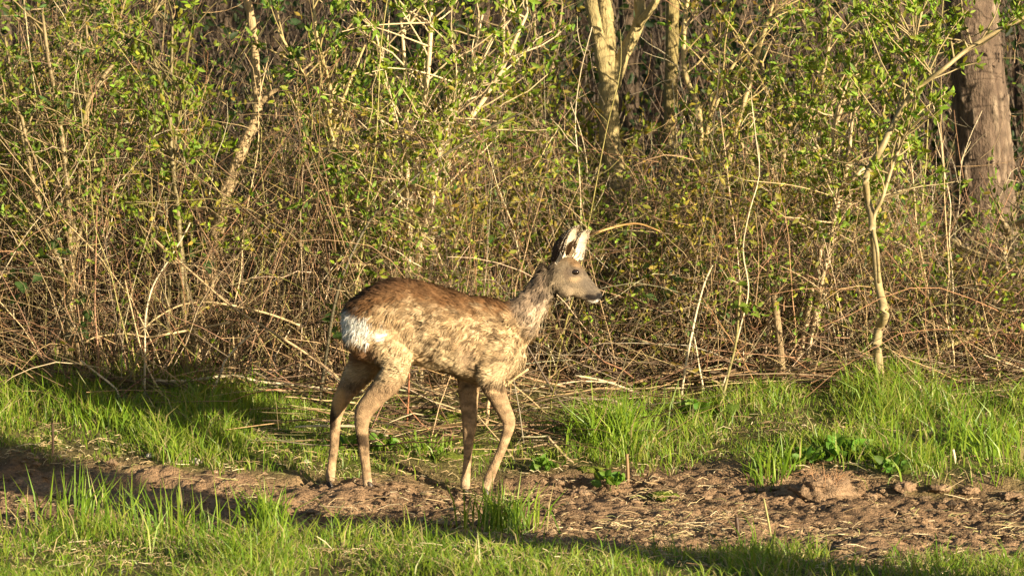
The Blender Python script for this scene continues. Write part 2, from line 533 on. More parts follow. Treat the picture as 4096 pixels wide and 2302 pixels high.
def coat(P):
    """the deer's coat colour at body points, laid out over its side view"""
    px, py = PX(np.stack([P[:, 0], 0 * P[:, 0], P[:, 2]], -1))
    n1 = fbm(P, 9, 201, 3) - .5
    n2 = fbm(P * np.array([1, 1, 1.6]), 30, 205, 3) - .5
    n3 = fbm(P * np.array([1, 1, 1.3]), 75, 209, 2) - .5
    top = curve_y(px, [(1380, 1240), (1410, 1198), (1450, 1167), (1500, 1138), (1560, 1116), (1620, 1113), (1700, 1129), (1780, 1154), (1860, 1175), (1940, 1189), (2060, 1210)])
    bot = curve_y(px, [(1380, 1400), (1660, 1461), (1784, 1496), (1916, 1543), (2100, 1420)])
    h = (py - top) / (bot - top)                              # 0 on the back, 1 on the belly
    c = np.tile(np.array([0.40, 0.272, 0.145]), (len(P), 1))
    c = mix(c, (0.52, 0.395, 0.24), sstep(.45, .95, h + n1 * .5) * .8)
    # mottled winter coat coming away
    mott = sstep(-.01, .10, n2 + n1 * .45 + .04 - np.abs(h - .38) * .22) * (.35 + .65 * sstep(1480, 1760, px)) + sstep(.06, .16, n3 + n2 * .5) * .5
    c = mix(c, (0.13, 0.082, 0.042), np.clip(mott, 0, 1) * .62 * (1 - .6 * sstep(.75, 1.0, h)))
    q4 = np.stack([P[:, 0] * .75 + P[:, 2] * .45, P[:, 1], P[:, 2] * 1.5 - P[:, 0] * .3], -1)
    n4 = fbm(q4, 64, 213, 3) - .5
    zone = (.45 + .55 * sstep(1540, 1780, px)) * (1 - .5 * sstep(.7, 1.0, h))
    c = mix(c, (0.085, 0.052, 0.028), sstep(.0, .15, n4 + n1 * .2 - np.abs(h - .35) * .08) * .72 * zone)
    c = mix(c, (0.56, 0.43, 0.27), sstep(.02, .18, -n4 + n1 * .2 + h * .05) * .5)
    # dark rufous saddle
    edge = curve_y(px, [(1380, .36), (1450, .36), (1560, .30), (1700, .24), (1850, .20), (2000, .16), (2080, .10)])
    sad = 1 - sstep(edge - .10, edge + .12, h + n1 * .28 + n2 * .30)
    c = mix(c, (0.14, 0.066, 0.026), sad * .92)
    c = mix(c, (0.060, 0.030, 0.016), (1 - sstep(.02, .17, h + n2 * .15)) * (1 - sstep(1480, 1800, px)) * .8)
    # shoulder, belly
    c = mix(c, (0.55, 0.42, 0.26), blob(px, py, 1830, 1440, 90, 45, n=n2) * .7)
    c = mix(c, (0.20, 0.13, 0.08), blob(px, py, 1880, 1425, 34, 60, .4, -.3, n=n2 * .8) * .7)  # dark patch behind the elbow: its shadow painted into the coat
    # hind quarters
    c = mix(c, (0.26, 0.13, 0.065), blob(px, py, 1440, 1400, 70, 75, .4, n=n2) * .85)
    wht = blob(px, py, 1436, 1284, 90, 46, .38, .40, n=n2 * 1.9) * (1 - sstep(-.2, .4, -h + .18))
    wht = np.maximum(wht, blob(px, py, 1392, 1284, 34, 54, .3, n=n2 * .9))
    c = mix(c, (0.84, 0.81, 0.76), np.clip(wht, 0, 1))
    c = mix(c, (0.50, 0.34, 0.18), blob(px, py, 1438, 1340, 20, 34, .4, n=n2) * .7)
    # legs
    leg = sstep(1470, 1540, py) * (h > .98)
    lc = np.array([0.29, 0.195, 0.112])[None] * (1 + 1.9 * n2 + .9 * n3 + .7 * n1)[:, None]
    c = c * (1 - leg[:, None]) + lc * leg[:, None]
    hind = leg * (px < 1700)
    c = mix(c, (0.17, 0.11, 0.065), hind * sstep(.02, .16, n2 + n1 * .4) * (1 - sstep(1640, 1700, py)) * .75)
    c = mix(c, (0.52, 0.31, 0.13), blob(px, py, 1352, 1600, 26, 50, .5) * (P[:, 1] > 0) * .8)
    c = mix(c, (0.055, 0.035, 0.02), blob(px, py, 1448, 1748, 34, 26, .3, n=n2 * .8) * (P[:, 1] < 0))
    c = mix(c, (0.05, 0.03, 0.018), blob(px, py, 1326, 1692, 16, 42, .4, n=n2 * .6) * (P[:, 1] > 0))
    c = mix(c, (0.46, 0.34, 0.23), leg * sstep(1880, 1930, py) * .5)
    # neck
    u = (px - 2050) * .62 + (1250 - py) * .78                 # distance up the neck
    nk = sstep(-30, 40, u) * sstep(2030, 2075, px)
    c = mix(c, (0.25, 0.185, 0.13), nk * .9)
    c = mix(c, (0.11, 0.08, 0.06), nk * sstep(-.03, .10, n2 + n1 * .3) * .8)
    c = mix(c, (0.58, 0.45, 0.32), nk * blob(px, py, 2185, 1255, 50, 110, .5, .62, n=n2) * .8)
    # head
    hd = sstep(2170, 2215, px) * (1 - sstep(1195, 1212, py + (2260 - px) * .25))
    c = mix(c, (0.175, 0.135, 0.092), hd)
    c = mix(c, (0.07, 0.052, 0.038), hd * sstep(.0, .12, n2 + n3 * .7) * .75)
    c = mix(c, (0.25, 0.145, 0.065), blob(px, py, 2300, 1046, 36, 18, .6, .85, n=n2 * .9) * .6)
    c = mix(c, (0.36, 0.255, 0.15), blob(px, py, 2302, 1112, 26, 14, .5) * .8)
    c = mix(c, (0.10, 0.078, 0.06), blob(px, py, 2258, 1140, 34, 13, .6, .3, n=n2) * .7)
    c = mix(c, (0.36, 0.275, 0.18), blob(px, py, 2225, 1120, 30, 30, .6, .3, n=n2 * 1.2) * .6)
    c = mix(c, (0.11, 0.075, 0.05), blob(px, py, 2268, 1090, 16, 24, .5) * .7)
    c = mix(c, (0.10, 0.075, 0.055), blob(px, py, 2298, 1084, 29, 20, .3) * .95)
    c = mix(c, (0.10, 0.08, 0.062), blob(px, py, 2356, 1142, 48, 24, .5, .7) * .8)
    c = mix(c, (0.33, 0.25, 0.165), blob(px, py, 2290, 1165, 52, 20, .5, .4) * .6)
    c = mix(c, (0.018, 0.014, 0.013), blob(px, py, 2366, 1186, 30, 11, .3, .18))
    c = mix(c, (0.014, 0.012, 0.012), blob(px, py, 2396, 1183, 13, 15, .3))
    c = mix(c, (0.85, 0.82, 0.76), blob(px, py, 2366, 1209, 26, 7, .4, .1) * .85)
    c = mix(c, (0.80, 0.77, 0.72), blob(px, py, 2391, 1201, 8, 5, .3))
    return np.clip(c, 0.008, 0.9)


def build_deer():
    parts = [loft(deer_sections_body(), 60, 40)]
    hy = [-.03, -.050, -.066, -.078, -.084, -.085] + [-.085] * 20
    parts.append(loft(chain_sections(NEAR_HIND, hy, .8, [.05, .064, .060, .048, .036, .029, .026, .024] + [r * mpp(0) * .85 for _, _, r in NEAR_HIND[8:]]), 70, 20))
    parts.append(loft(chain_sections(FAR_HIND, [.04, .062, .075, .078] + [.078] * 20, .8), 70, 20))
    parts.append(loft(chain_sections(FAR_FORE, [.05, .06, .06] + [.06] * 20, .8), 60, 20))
    parts.append(loft(chain_sections(NEAR_FORE, [-.055, -.068, -.074, -.073] + [-.07] * 20, .8, [.05, .05, .042, .036] + [r * mpp(0) * .85 for _, _, r in NEAR_FORE[4:]]), 70, 20))
    parts.append(loft(chain_sections(NECK, 0.0, .72), 40, 28))
    hp = chain_sections([(a, b, r) for a, b, r, w in HEAD], 0.0, 1, [w for *_, w in HEAD])
    ax = np.array([115., 180.]) / math.hypot(115, 180)         # head sections stay square to the face line
    for r in hp: r[3], r[4] = ax[0], ax[1]
    parts.append(loft(hp, 46, 28))
    # brow ridges and jaw angle
    for px, py, y, r in [(2292, 1068, -.040, 22), (2292, 1068, .040, 22), (2262, 1150, -.028, 38), (2262, 1150, .028, 38)]:
        c = U(px, py, 0); rr = r * mpp(0)
        parts.append(loft([[c[0] - rr, y, c[2], 0, 1, .002, .002], [c[0] - rr * .6, y, c[2], 0, 1, rr * .8, rr * .6], [c[0], y, c[2], 0, 1, rr, rr * .75],
                           [c[0] + rr * .6, y, c[2], 0, 1, rr * .8, rr * .6], [c[0] + rr, y, c[2], 0, 1, .002, .002]], 12, 16))
    V, Q, T, n = [], [], [], 0
    for v, q, t in parts:
        V.append(v); Q.append(q + n); T.append(t + n); n += len(v)
    tmp_me = make_mesh('tmp', np.vstack(V), [np.vstack(Q), np.vstack(T)])
    tmp = obj('tmp', tmp_me)
    rm = tmp.modifiers.new('r', 'REMESH'); rm.mode = 'VOXEL'; rm.voxel_size = 0.0052
    sm = tmp.modifiers.new('s', 'SMOOTH'); sm.factor = 0.5; sm.iterations = 9
    dg = bpy.context.evaluated_depsgraph_get()
    dg.update()
    ev = tmp.evaluated_get(dg).to_mesh()
    nv, nf = len(ev.vertices), len(ev.polygons)
    co = np.empty(nv * 3, np.float32); ev.vertices.foreach_get('co', co); co = co.reshape(-1, 3).astype(float)
    no = np.empty(nv * 3, np.float32); ev.vertices.foreach_get('normal', no); no = no.reshape(-1, 3).astype(float)
    ls = np.empty(nf, np.int32); ev.polygons.foreach_get('loop_total', ls)
    lv = np.empty(len(ev.loops), np.int32); ev.loops.foreach_get('vertex_index', lv)
    assert (ls == 4).all()
    Fq = lv.reshape(-1, 4)
    tmp.evaluated_get(dg).to_mesh_clear()
    bpy.data.objects.remove(tmp); bpy.data.meshes.remove(tmp_me)
    # moulting coat: shaggy relief over the flanks, none on face and shanks
    px, py = PX(co)
    shag = sstep(1380, 1420, px) * (1 - sstep(1500, 1580, py)) * (1 - sstep(2190, 2230, px))
    rel = (fbm(co * np.array([.6, 1, 1.1]), 38, 221, 3) - .5) * .019 + (fbm(co, 13, 225, 2) - .5) * .012
    co = co + no * (rel * shag)[:, None]
    # hollow before the thigh and behind the elbow, spine and hip
    for hx, hyy, rx, ry, d in [(1690, 1400, 40, 80, .010), (1880, 1440, 36, 70, .016), (2075, 1330, 40, 60, .006), (1640, 1300, 60, 60, .005)]:
        co = co - no * (np.exp(-(((px - hx) / rx) ** 2 + ((py - hyy) / ry) ** 2)) * d * np.where(no[:, 1] < .2, 1, 0))[:, None]
    C = coat(co)
    # ears
    Vs, Fs, Cs, n = [co], [Fq], [C], len(co)
    ears = []
    for base, tip, y0, y1, od, wm in [((2212, 1042), (2312, 908), -.034, -.046, (.93, -.33, -.15), .064),
                                      ((2262, 1030), (2354, 928), .036, .055, (.88, -.40, -.25), .056)]:
        b, t = U(*base, y0), U(*tip, y1)
        v, f, inn = ear_surface(b, t, od, wm, .26)
        k = fbm(v, 60, 231, 2)[:, None]
        uu = ((v - b) @ (t - b)) / np.dot(t - b, t - b)
        out_c = np.array([.060, .036, .022])[None] * (.7 + .6 * k)
        in_c = np.array([.74, .63, .49])[None] * (.65 + .7 * k)
        rim = sstep(.55, 1.0, np.abs(np.tile(np.linspace(-1, 1, 13), 44)))[:, None] * sstep(.3, .9, uu)[:, None]
        in_c = in_c * (1 - .35 * rim) + out_c * .35 * rim
        cc = out_c * (1 - inn[:, None]) + in_c * inn[:, None]
        ears.append((v, f, inn, cc, t - b))
        Vs.append(v); Fs.append(f + n); Cs.append(cc); n += len(v)
    root = thing('roe_deer', 'brown roe deer with a moulting coat and white rump standing on the dirt track', 'deer', (float(FEET_W[1][0]), 0, float(FEET_W[1][2])))
    off = -np.array(root.location)
    obj('body', make_mesh('deer_body', np.vstack(Vs) + off, np.vstack(Fs), np.vstack(Cs), M_HIDE), root)

    # ---- fur
    rng = np.random.default_rng(3)
    tri = co[Fq]
    area = np.linalg.norm(np.cross(tri[:, 2] - tri[:, 0], tri[:, 3] - tri[:, 1]), axis=1) / 2
    N = 105000
    fi = rng.choice(len(Fq), N, p=area / area.sum())
    a, b2 = rng.random(N)[:, None], rng.random(N)[:, None]
    q = tri[fi]
    P = (q[:, 0] * (1 - a) + q[:, 1] * a) * (1 - b2) + (q[:, 3] * (1 - a) + q[:, 2] * a) * b2
    Nn = no[Fq[fi]].mean(1)
    fpx, fpy = PX(np.stack([P[:, 0], 0 * P[:, 0], P[:, 2]], -1))
    head = sstep(2205, 2265, fpx)
    neck = sstep(2040, 2090, fpx) * (1 - head)
    legm = sstep(1480, 1580, fpy)
    D = np.tile(np.array([-.95, 0, -.35]), (N, 1))
    D = D * (1 - neck[:, None]) + np.array([-.45, 0, -.9])[None] * neck[:, None]
    D = D * (1 - head[:, None]) + np.array([-.92, 0, .02])[None] * head[:, None]
    D = D * (1 - legm[:, None]) + np.array([-.12, 0, -1])[None] * legm[:, None]
    rump = blob(fpx, fpy, 1430, 1290, 110, 85, .3)
    D = D + rump[:, None] * np.array([.3, -.1, -.9])[None]
    sw = np.stack([fbm(P, 14, 241 + i, 2) - .5 for i in range(3)], -1)
    D = D + sw * 1.9 * (1 - .75 * np.maximum(head, legm))[:, None] + rng.normal(0, .16, (N, 3))
    D = D - Nn * (D * Nn).sum(1, keepdims=True)
    D /= np.linalg.norm(D, axis=1, keepdims=True) + 1e-9
    cell = np.floor(np.stack([P[:, 0] * .8 + P[:, 2] * .3, P[:, 1], P[:, 2]], -1) * 78 + sw * 3).astype(np.int64)
    ck = _hash(cell[:, 0], cell[:, 1], cell[:, 2], 5); ck2 = _hash(cell[:, 0], cell[:, 1], cell[:, 2], 9)
    cell_d = np.stack([_hash(cell[:, 0], cell[:, 1], cell[:, 2], 11 + i) - .5 for i in range(3)], -1)
    D = D + cell_d * 1.0 * (1 - .7 * np.maximum(head, legm))[:, None]
    D = D - Nn * (D * Nn).sum(1, keepdims=True)
    D /= np.linalg.norm(D, axis=1, keepdims=True) + 1e-9
    lift = (.3 + 1.5 * ck2 * (1 - .6 * np.maximum(head, legm))) * (.22 + .25 * fbm(P, 20, 251, 2)) * (1 - .15 * head) + rump * .2
    D = D + Nn * lift[:, None]
    D /= np.linalg.norm(D, axis=1, keepdims=True)
    L = .024 * (1 - head) * (1 - legm) + .0115 * head + .0085 * legm * (1 - head) + .018 * rump
    L = L * (.55 + .9 * rng.random(N)) * (.6 + .8 * fbm(P, 16, 255, 2))
    tuft = np.maximum(blob(fpx, fpy, 2205, 1230, 22, 40, .5, .35), blob(fpx, fpy, 2146, 1310, 24, 40, .5, .3)) * (rng.random(N) < .5) * 1.5
    L = L * (1 - blob(fpx, fpy, 2299, 1085, 19, 13, .15))
    L = L + tuft * .022
    brisket = blob(fpx, fpy, 1480, 1455, 60, 50, .5) * .012
    L = L + brisket
    w = (.0012 + .0010 * rng.random(N)) * (1 - .4 * head)
    S = np.cross(D, Nn); S /= np.linalg.norm(S, axis=1, keepdims=True) + 1e-9
    root_p = P - Nn * .0015
    mid = root_p + D * (L * .55)[:, None]
    tip = root_p + D * L[:, None] - Nn * (L * lift * .45)[:, None]
    HV = np.stack([root_p - S * w[:, None], root_p + S * w[:, None], mid + S * (w * .7)[:, None], mid - S * (w * .7)[:, None], tip], 1).reshape(-1, 3)
    base = np.arange(N)[:, None] * 5
    calm = np.maximum(rump, .6 * (1 - sstep(1600, 1760, fpx)))          # the haunch is smoother than the moulting flank
    ck = ck * (1 - calm) + .58 * calm
    C0 = coat(P) * (.72 + .5 * rng.random(N))[:, None] * (.72 + .52 * ck)[:, None] * (.7 + .6 * fbm(P, 55, 259, 2))[:, None]
    tipc = np.clip(C0 * 1.12, 0, .9)
    HC = np.stack([C0 * .85, C0 * .85, C0, C0, tipc], 1).reshape(-1, 3)
    # ear hair
    EV, EC = [], []
    for v, f, inn, cc, axv in ears:
        k = rng.integers(0, len(f), 3600)
        p = v[f[k]].mean(1) + rng.normal(0, .0004, (len(k), 3))
        d = axv / np.linalg.norm(axv) + rng.normal(0, .16, (len(k), 3)) + (inn[f[k][:, 0]][:, None] * .3 - .12) * np.array([1, 0, -.2])
        d /= np.linalg.norm(d, axis=1, keepdims=True)
        s = np.cross(d, rng.normal(size=d.shape)); s /= np.linalg.norm(s, axis=1, keepdims=True)
        l = (.004 + .005 * rng.random(len(k)) + .004 * inn[f[k][:, 0]])[:, None]
        EV.append(np.stack([p - s * .0009, p + s * .0009, p + d * l * .6 + s * .0006, p + d * l * .6 - s * .0006, p + d * l], 1).reshape(-1, 3))
        EC.append(np.repeat(cc[f[k][:, 0]] * (.8 + .4 * rng.random(len(k)))[:, None], 5, 0))
    AV = np.vstack([HV] + EV); AC = np.vstack([HC] + EC)
    base = np.arange(len(AV) // 5)[:, None] * 5
    Qf = base + np.array([[0, 1, 2, 3]]); Tf = base + np.array([[3, 2, 4]])
    tag(obj('fur', make_mesh('deer_fur', AV + off, [Qf, Tf], np.clip(AC, 0, .9), M_FUR), root), kind='stuff')

    # ---- eyes, nose, hooves, dewclaw
    def ball(name, c, r, sq, mat, col, par):
        nu, nv2 = 14, 20
        th = np.linspace(.001, math.pi - .001, nu)[:, None]; ph = np.linspace(0, 2 * math.pi, nv2, endpoint=False)[None]
        V = np.stack([np.sin(th) * np.cos(ph) * r * sq[0], np.sin(th) * np.sin(ph) * r * sq[1], np.cos(th) * np.ones_like(ph) * r * sq[2]], -1).reshape(-1, 3)
        i, j = np.meshgrid(np.arange(nu - 1), np.arange(nv2), indexing='ij')
        F = np.stack([i * nv2 + j, (i + 1) * nv2 + j, (i + 1) * nv2 + (j + 1) % nv2, i * nv2 + (j + 1) % nv2], -1).reshape(-1, 4)
        return obj(name, make_mesh(name, V, F, np.tile(np.array(col), (len(V), 1)), mat), par, Vector((c + off).tolist()))
    for y in (-.0495, .0495):
        e = ball('eye', U(2299, 1085, 0) + np.array([0, y * .975, 0]), .0138, (1.2, .80, .80), M_EYE, (.012, .007, .004), root)
    ball('nose', U(2397, 1183, 0), .0135, (.85, 1.05, 1.0), M_HORN, (.012, .011, .011), root)
    for (fx, fy, y), p in zip(FEET, FEET_W):
        m = Mesh()
        for s in (-1, 1):
            b = p + np.array([-.002, s * .007, .010]); e = p + np.array([.007, s * .008, -.018])
            m.tube([b, (b + e) / 2 + np.array([.004, 0, 0]), e], [.008, .0105, .0115], (.05, .038, .03), 8, 8, seed=3)
        o = obj('hoof', m.mesh('hoof', M_HORN), root)
        o.location = Vector(off.tolist())


build_deer()

# ------------------------------------------------------------------ traced stems: pixel paths set at a depth, reaching the ground
STRAW, TAN, GREYB = (.50, .37, .20), (.35, .24, .13), (.19, .13, .085)
PALE, REDB, OLIVE = (.54, .45, .30), (.27, .145, .08), (.29, .25, .085)
DARKB, PINK, GREENC = (.075, .05, .032), (.37, .26, .18), (.16, .17, .045)


def path(pts, y, y2=None, wob=0.0, seed=0):
    """traced points (px, py[, radius px]) at depth y (running to y2 at the last point)"""
    a = np.array([p[:2] for p in pts], float)
    ys = np.linspace(y, y if y2 is None else y2, len(a))
    P = np.array([U(px, py, d) for (px, py), d in zip(a, ys)])
    if wob:
        r = np.random.default_rng(seed)
        P[1:-1, 1] += r.normal(0, wob, len(P) - 2)
    return P


def to_ground(P, flare=None):
    """continue a stem from its lowest traced point down into the ground below it"""
    e = P[-1]
    d = P[-1] - P[-2]
    k = abs(d[0] / d[2]) if abs(d[2]) > 1e-6 else 0
    drop = e[2] - ground(e[0], e[1])
    g = np.array([e[0] + (np.sign(d[0]) * min(k, .35)) * drop * .6, e[1], 0.0])
    g[2] = ground(g[0], g[1]) - .05
    return np.vstack([P, (e + g) / 2, g])


def leaf_cols(n, base, rng, var=.25):
    c = np.asarray(base, float)[None] * (1 + rng.normal(0, var, (n, 1)))
    c = c * (1 + rng.normal(0, .10, (n, 3)))
    return np.clip(c, .01, .6)


LEAFY, LEAFG, LEAFD, LEAFO = (.22, .275, .028), (.17, .25, .03), (.06, .11, .022), (.27, .24, .04)


def twig_leaves(m, tips, dirs, rng, per=6, size=.032, base=LEAFG, mix2=None, width=.36):
    """whorls of pointed leaves round shoot tips"""
    tips = np.asarray(tips); dirs = np.asarray(dirs)
    N = len(tips) * per
    p = np.repeat(tips, per, 0) + rng.normal(0, .012, (N, 3))
    d = np.repeat(dirs, per, 0) * .7 + rng.normal(0, .75, (N, 3)) + np.array([0, -.15, .25])
    c = leaf_cols(N, base, rng)
    if mix2 is not None:
        k = rng.random(N) < .35
        c[k] = leaf_cols(int(k.sum()), mix2, rng)
    V, T, C = leaves(p, d, size * (.55 + .8 * rng.random(N)), c, width, .3, rng)
    m.add(V, T, C)


def side_twigs(m, spine, rng, n, length, rad, col, up=.5, seg=5, lo=.3):
    """twigs leaving a resampled stem (x,y,z,r rows); returns tips and directions"""
    tips, dirs = [], []
    for _ in range(n):
        i = rng.integers(int(len(spine) * lo), len(spine))
        p = spine[i, :3]
        d = rng.normal(0, 1, 3); d[2] = abs(d[2]) * .6 + up; d[1] *= .7
        d /= np.linalg.norm(d)
        l = length * (.4 + .9 * rng.random())
        q = [p]
        for s in range(seg - 1):
            d = d + rng.normal(0, .16, 3); d /= np.linalg.norm(d)
            q.append(q[-1] + d * l / (seg - 1))
        q = np.array(q)
        r = np.linspace(min(rad, spine[i, 3] * .8), rad * .4, seg)
        V, F = bulk_tubes(q[None], r[None], 4)
        m.add(V, F, Mesh._cvar(V, col, int(rng.integers(1e6))))
        tips.append(q[-1]); dirs.append(d)
        tips.append(q[-2]); dirs.append(d)
    return tips, dirs


def simple_stem(name, label, cat, pts, y, col, r, sides=6, y2=None, ground_it=False, group=None, taper=.6, mat=None, wob=.02, seed=1, rough=.12):
    """one traced stick, cane or pole as one mesh thing; r in photo pixels at the thick (last) end"""
    if y >= 1.2 and r < 14:
        y = y - .15; y2 = y2 - .15 if y2 else None        # these lie on the front of the tangle
    P = path(pts, y, y2, wob, seed)
    if ground_it: P = to_ground(P)
    R = np.linspace(r * taper, r, len(P)) * mpp(y) * .95
    org = P[-1].copy()
    m = Mesh()
    m.tube(P - org, R, col, sides, max(10, len(P) * 4), rough, seed)
    o = obj(name, m.mesh(name, mat or M_CANE))
    o.location = Vector(org.tolist())
    return tag(o, label, cat, group)


def tree(name, label, cat, trunk, limbs, y, col, crown, sides=14, mat=None, rough=.12, seed=1, group=None, leaf=None, crown_h=None, nleaf=60, rings=60):
    """trunk and limbs traced as (px, py, radius px); the crown above the frame is built from twigs and leaves"""
    rng = np.random.default_rng(seed)
    P = path(trunk, y)
    Pg = to_ground(P)
    r = [t[2] * mpp(y) for t in trunk]
    r = r + [r[-1] * 1.12, r[-1] * 1.3]
    org = Pg[-1].copy()
    root = thing(name, label, cat, org, group)
    m = Mesh()
    m.tube(Pg - org, r, col, sides, rings, rough, seed)
    obj('trunk', m.mesh('trunk', mat or M_BARK), root)
    ends = [(Pg[0] - org, r[0], Pg[0] - Pg[1])] if crown else []
    for li, lb in enumerate(limbs):
        Q = path(lb, y, y + .1 * (li % 2) - .05)
        rr = [t[2] * mpp(y) for t in lb]
        m = Mesh()
        m.tube(Q - org, rr, col, max(8, sides - 4), 40, rough, seed + li + 1)
        obj('limb', m.mesh('limb', mat or M_BARK), root)
        ends.append((Q[-1] - org, rr[-1], Q[-1] - Q[-2]))
    if crown:
        mt, ml = Mesh(), Mesh()
        for p, r0, d in ends:
            d = d / np.linalg.norm(d)
            q = [p - d * .02]
            for k in range(6):
                d = d + rng.normal(0, .12, 3) + np.array([0, 0, .12]); d /= np.linalg.norm(d)
                q.append(q[-1] + d * crown / 5)
            sp = mt.tube(np.array(q), np.linspace(r0 * .97, r0 * .25, 7), col, 7, 24, rough, seed)
            t, dd = side_twigs(mt, sp, rng, 22, crown * .45, r0 * .35, col, .5)
            if leaf is not None:
                twig_leaves(ml, t, dd, rng, nleaf // 8, .035, leaf)
        obj('branches', mt.mesh('branches', mat or M_BARK), root)
        if leaf is not None:
            tag(obj('crown', ml.mesh('crown', M_LEAF), root), kind='stuff')
    return root


# ---- forked tree, straight tree, leaning tree, pine
tree('forked_tree', 'smooth yellowish tree whose trunk forks into a V above the bramble', 'tree',
     [(2433, 331, 40), (2436, 414, 40), (2442, 552, 42), (2462, 704, 50), (2470, 800, 56)],
     [[(2436, 372, 30), (2412, 250, 29), (2392, 150, 27), (2378, 80, 26), (2364, 0, 25), (2352, -90, 23)],
      [(2440, 372, 30), (2467, 300, 28), (2492, 222, 27), (2536, 138, 25), (2562, 70, 24), (2556, 0, 22), (2552, -90, 20)],
      [(2556, 96, 17), (2580, 66, 17), (2606, 30, 16), (2630, -10, 15), (2670, -90, 13)]],
     2.5, (.31, .245, .115), 1.2, 16, seed=11, leaf=LEAFY, rough=.2)
tree('straight_tree', 'straight slim yellow-brown tree trunk just behind the forked tree', 'tree',
     [(2690, -60, 25), (2690, 0, 25), (2688, 200, 26), (2682, 420, 28), (2676, 640, 30)], [], 3.4, (.23, .18, .075), 1.6, 14, seed=12, leaf=LEAFG, rough=.16)
tree('leaning_tree', 'pale bent sapling trunk leaning out of the tangle with a short side branch', 'tree',
     [(980, -60, 15), (988, 0, 16), (1013, 124, 17), (1021, 228, 18), (1023, 331, 18), (1036, 400, 21), (1020, 483, 22), (988, 552, 23), (953, 635, 25), (925, 725, 27), (898, 794, 30)],
     [[(1030, 420, 13), (1060, 395, 12), (1095, 365, 10), (1125, 350, 8), (1165, 320, 5)]],
     1.65, (.40, .29, .16), 1.0, 14, seed=13, leaf=LEAFG, rough=.2)


def pine():
    rng = np.random.default_rng(21)
    y = 3.1
    pts = [(3868, -200, 112), (3884, 0, 116), (3908, 276, 120), (3932, 552, 126), (3950, 967, 134), (3958, 1150, 140)]
    P = to_ground(path(pts, y))
    r = [t[2] * mpp(y) for t in pts]; r = r + [r[-1] * 1.06, r[-1] * 1.25]
    org = P[-1].copy()
    root = thing('pine_tree', 'thick pine trunk with deeply cracked brown bark plates, half of it in shade', 'tree', org)
    d = resample(np.column_stack([P - org, r]), 260)
    V, F = bulk_tubes(d[None, :, :3], d[None, :, 3], 84)
    c = np.repeat(d[:, :3], 84, 0)
    ang = np.tile(np.arange(84) * 2 * math.pi / 84, 260)
    q = np.stack([np.cos(ang) * .16, np.sin(ang) * .16, c[:, 2] * .24], -1)
    # plate cracks: distance to the nearest two cell points
    w = q + .02 * np.stack([fbm(q, 22, 301 + i, 3) - .5 for i in range(3)], -1) * 3
    cells = np.stack([np.cos(a0 := rng.random(560) * 6.283) * .16, np.sin(a0) * .16, rng.random(560) * (c[:, 2].max() + .3) * .24 - .05], -1)
    dist = np.concatenate([np.partition(np.linalg.norm(w[i:i + 3000, None] - cells[None], axis=2), 1, axis=1)[:, :2] for i in range(0, len(w), 3000)])
    crack = 1 - sstep(.005, .030, dist[:, 1] - dist[:, 0])
    n = fbm(q, 40, 311, 3) - .5
    k = 1 + (.012 * n * 4 - .12 * crack + .03 * (fbm(q, 9, 315, 2) - .5))
    V = c + (V - c) * k[:, None]
    col = np.array([.32, .245, .175])[None] * (1 + 1.9 * n[:, None])
    col = col * (1 - crack[:, None] * .85) + np.array([.07, .045, .032])[None] * crack[:, None] * .85
    obj('trunk', make_mesh('pine_trunk', V, F, col, M_PINE), root)
    m, ml = Mesh(), Mesh()
    top = d[0]
    sp = m.tube([top[:3] - [0, 0, .1], top[:3] + [.0, .1, 2.5], top[:3] + [.15, .1, 5.5]], [top[3] * .97, top[3] * .75, .03], (.24, .15, .085), 12, 30, .1, 5)
    t, dd = side_twigs(m, sp, rng, 46, 1.5, .03, (.2, .13, .08), .1, 6, .15)
    obj('branches', m.mesh('branches', M_BARK), root)
    twig_leaves(ml, t, dd, rng, 42, .11, (.035, .075, .02), width=.09)
    tag(obj('crown', ml.mesh('crown', M_LEAF), root), kind='stuff')


pine()


# ---- traced shrubs: stems as parts, leaves as foliage
def shrub(name, label, stems, y, col, leaf=None, crown=None, nleaf=300, twigs=10, tl=.30, seed=1, mat=None, group=None, leafsize=.037, mix2=None, ground_last=True, cat='shrub', lo=.3, tcol=None):
    """stems: traced polylines from tip to base, (px, py, radius px)"""
    rng = np.random.default_rng(seed)
    Ps = []
    for i, s in enumerate(stems):
        P = path(s, y + rng.normal(0, .06), y + rng.normal(0, .03), .03, seed + i)
        R = [a[2] * 1.08 * mpp(y) for a in s]
        if ground_last and P[-1][2] > ground(P[-1][0], P[-1][1]):
            P = to_ground(P); R = R + [R[-1] * 1.05, R[-1] * 1.15]
        Ps.append((P, R))
    org = Ps[0][0][-1].copy()
    root = thing(name, label, cat, org, group)
    ml = Mesh(); any_leaf = False
    for i, (P, R) in enumerate(Ps):
        m = Mesh()
        sp = m.tube(P - org, R, col, 8, max(14, len(P) * 5), .16, seed + i)
        sp = sp[::-1]
        t, d = side_twigs(m, sp, rng, twigs, tl, min(.0045, max(R) * .5), tcol or col, .45, 5, lo)
        obj('stem', m.mesh('stem', mat or M_CANE), root)
        if leaf is not None and len(t):
            any_leaf = True
            per = max(3, int(nleaf / (len(stems) * len(t)) + .5))
            twig_leaves(ml, t, d, rng, per, leafsize, leaf, mix2)
    if any_leaf:
        tag(obj('foliage', ml.mesh('foliage', M_LEAF), root), kind='stuff')
    return root


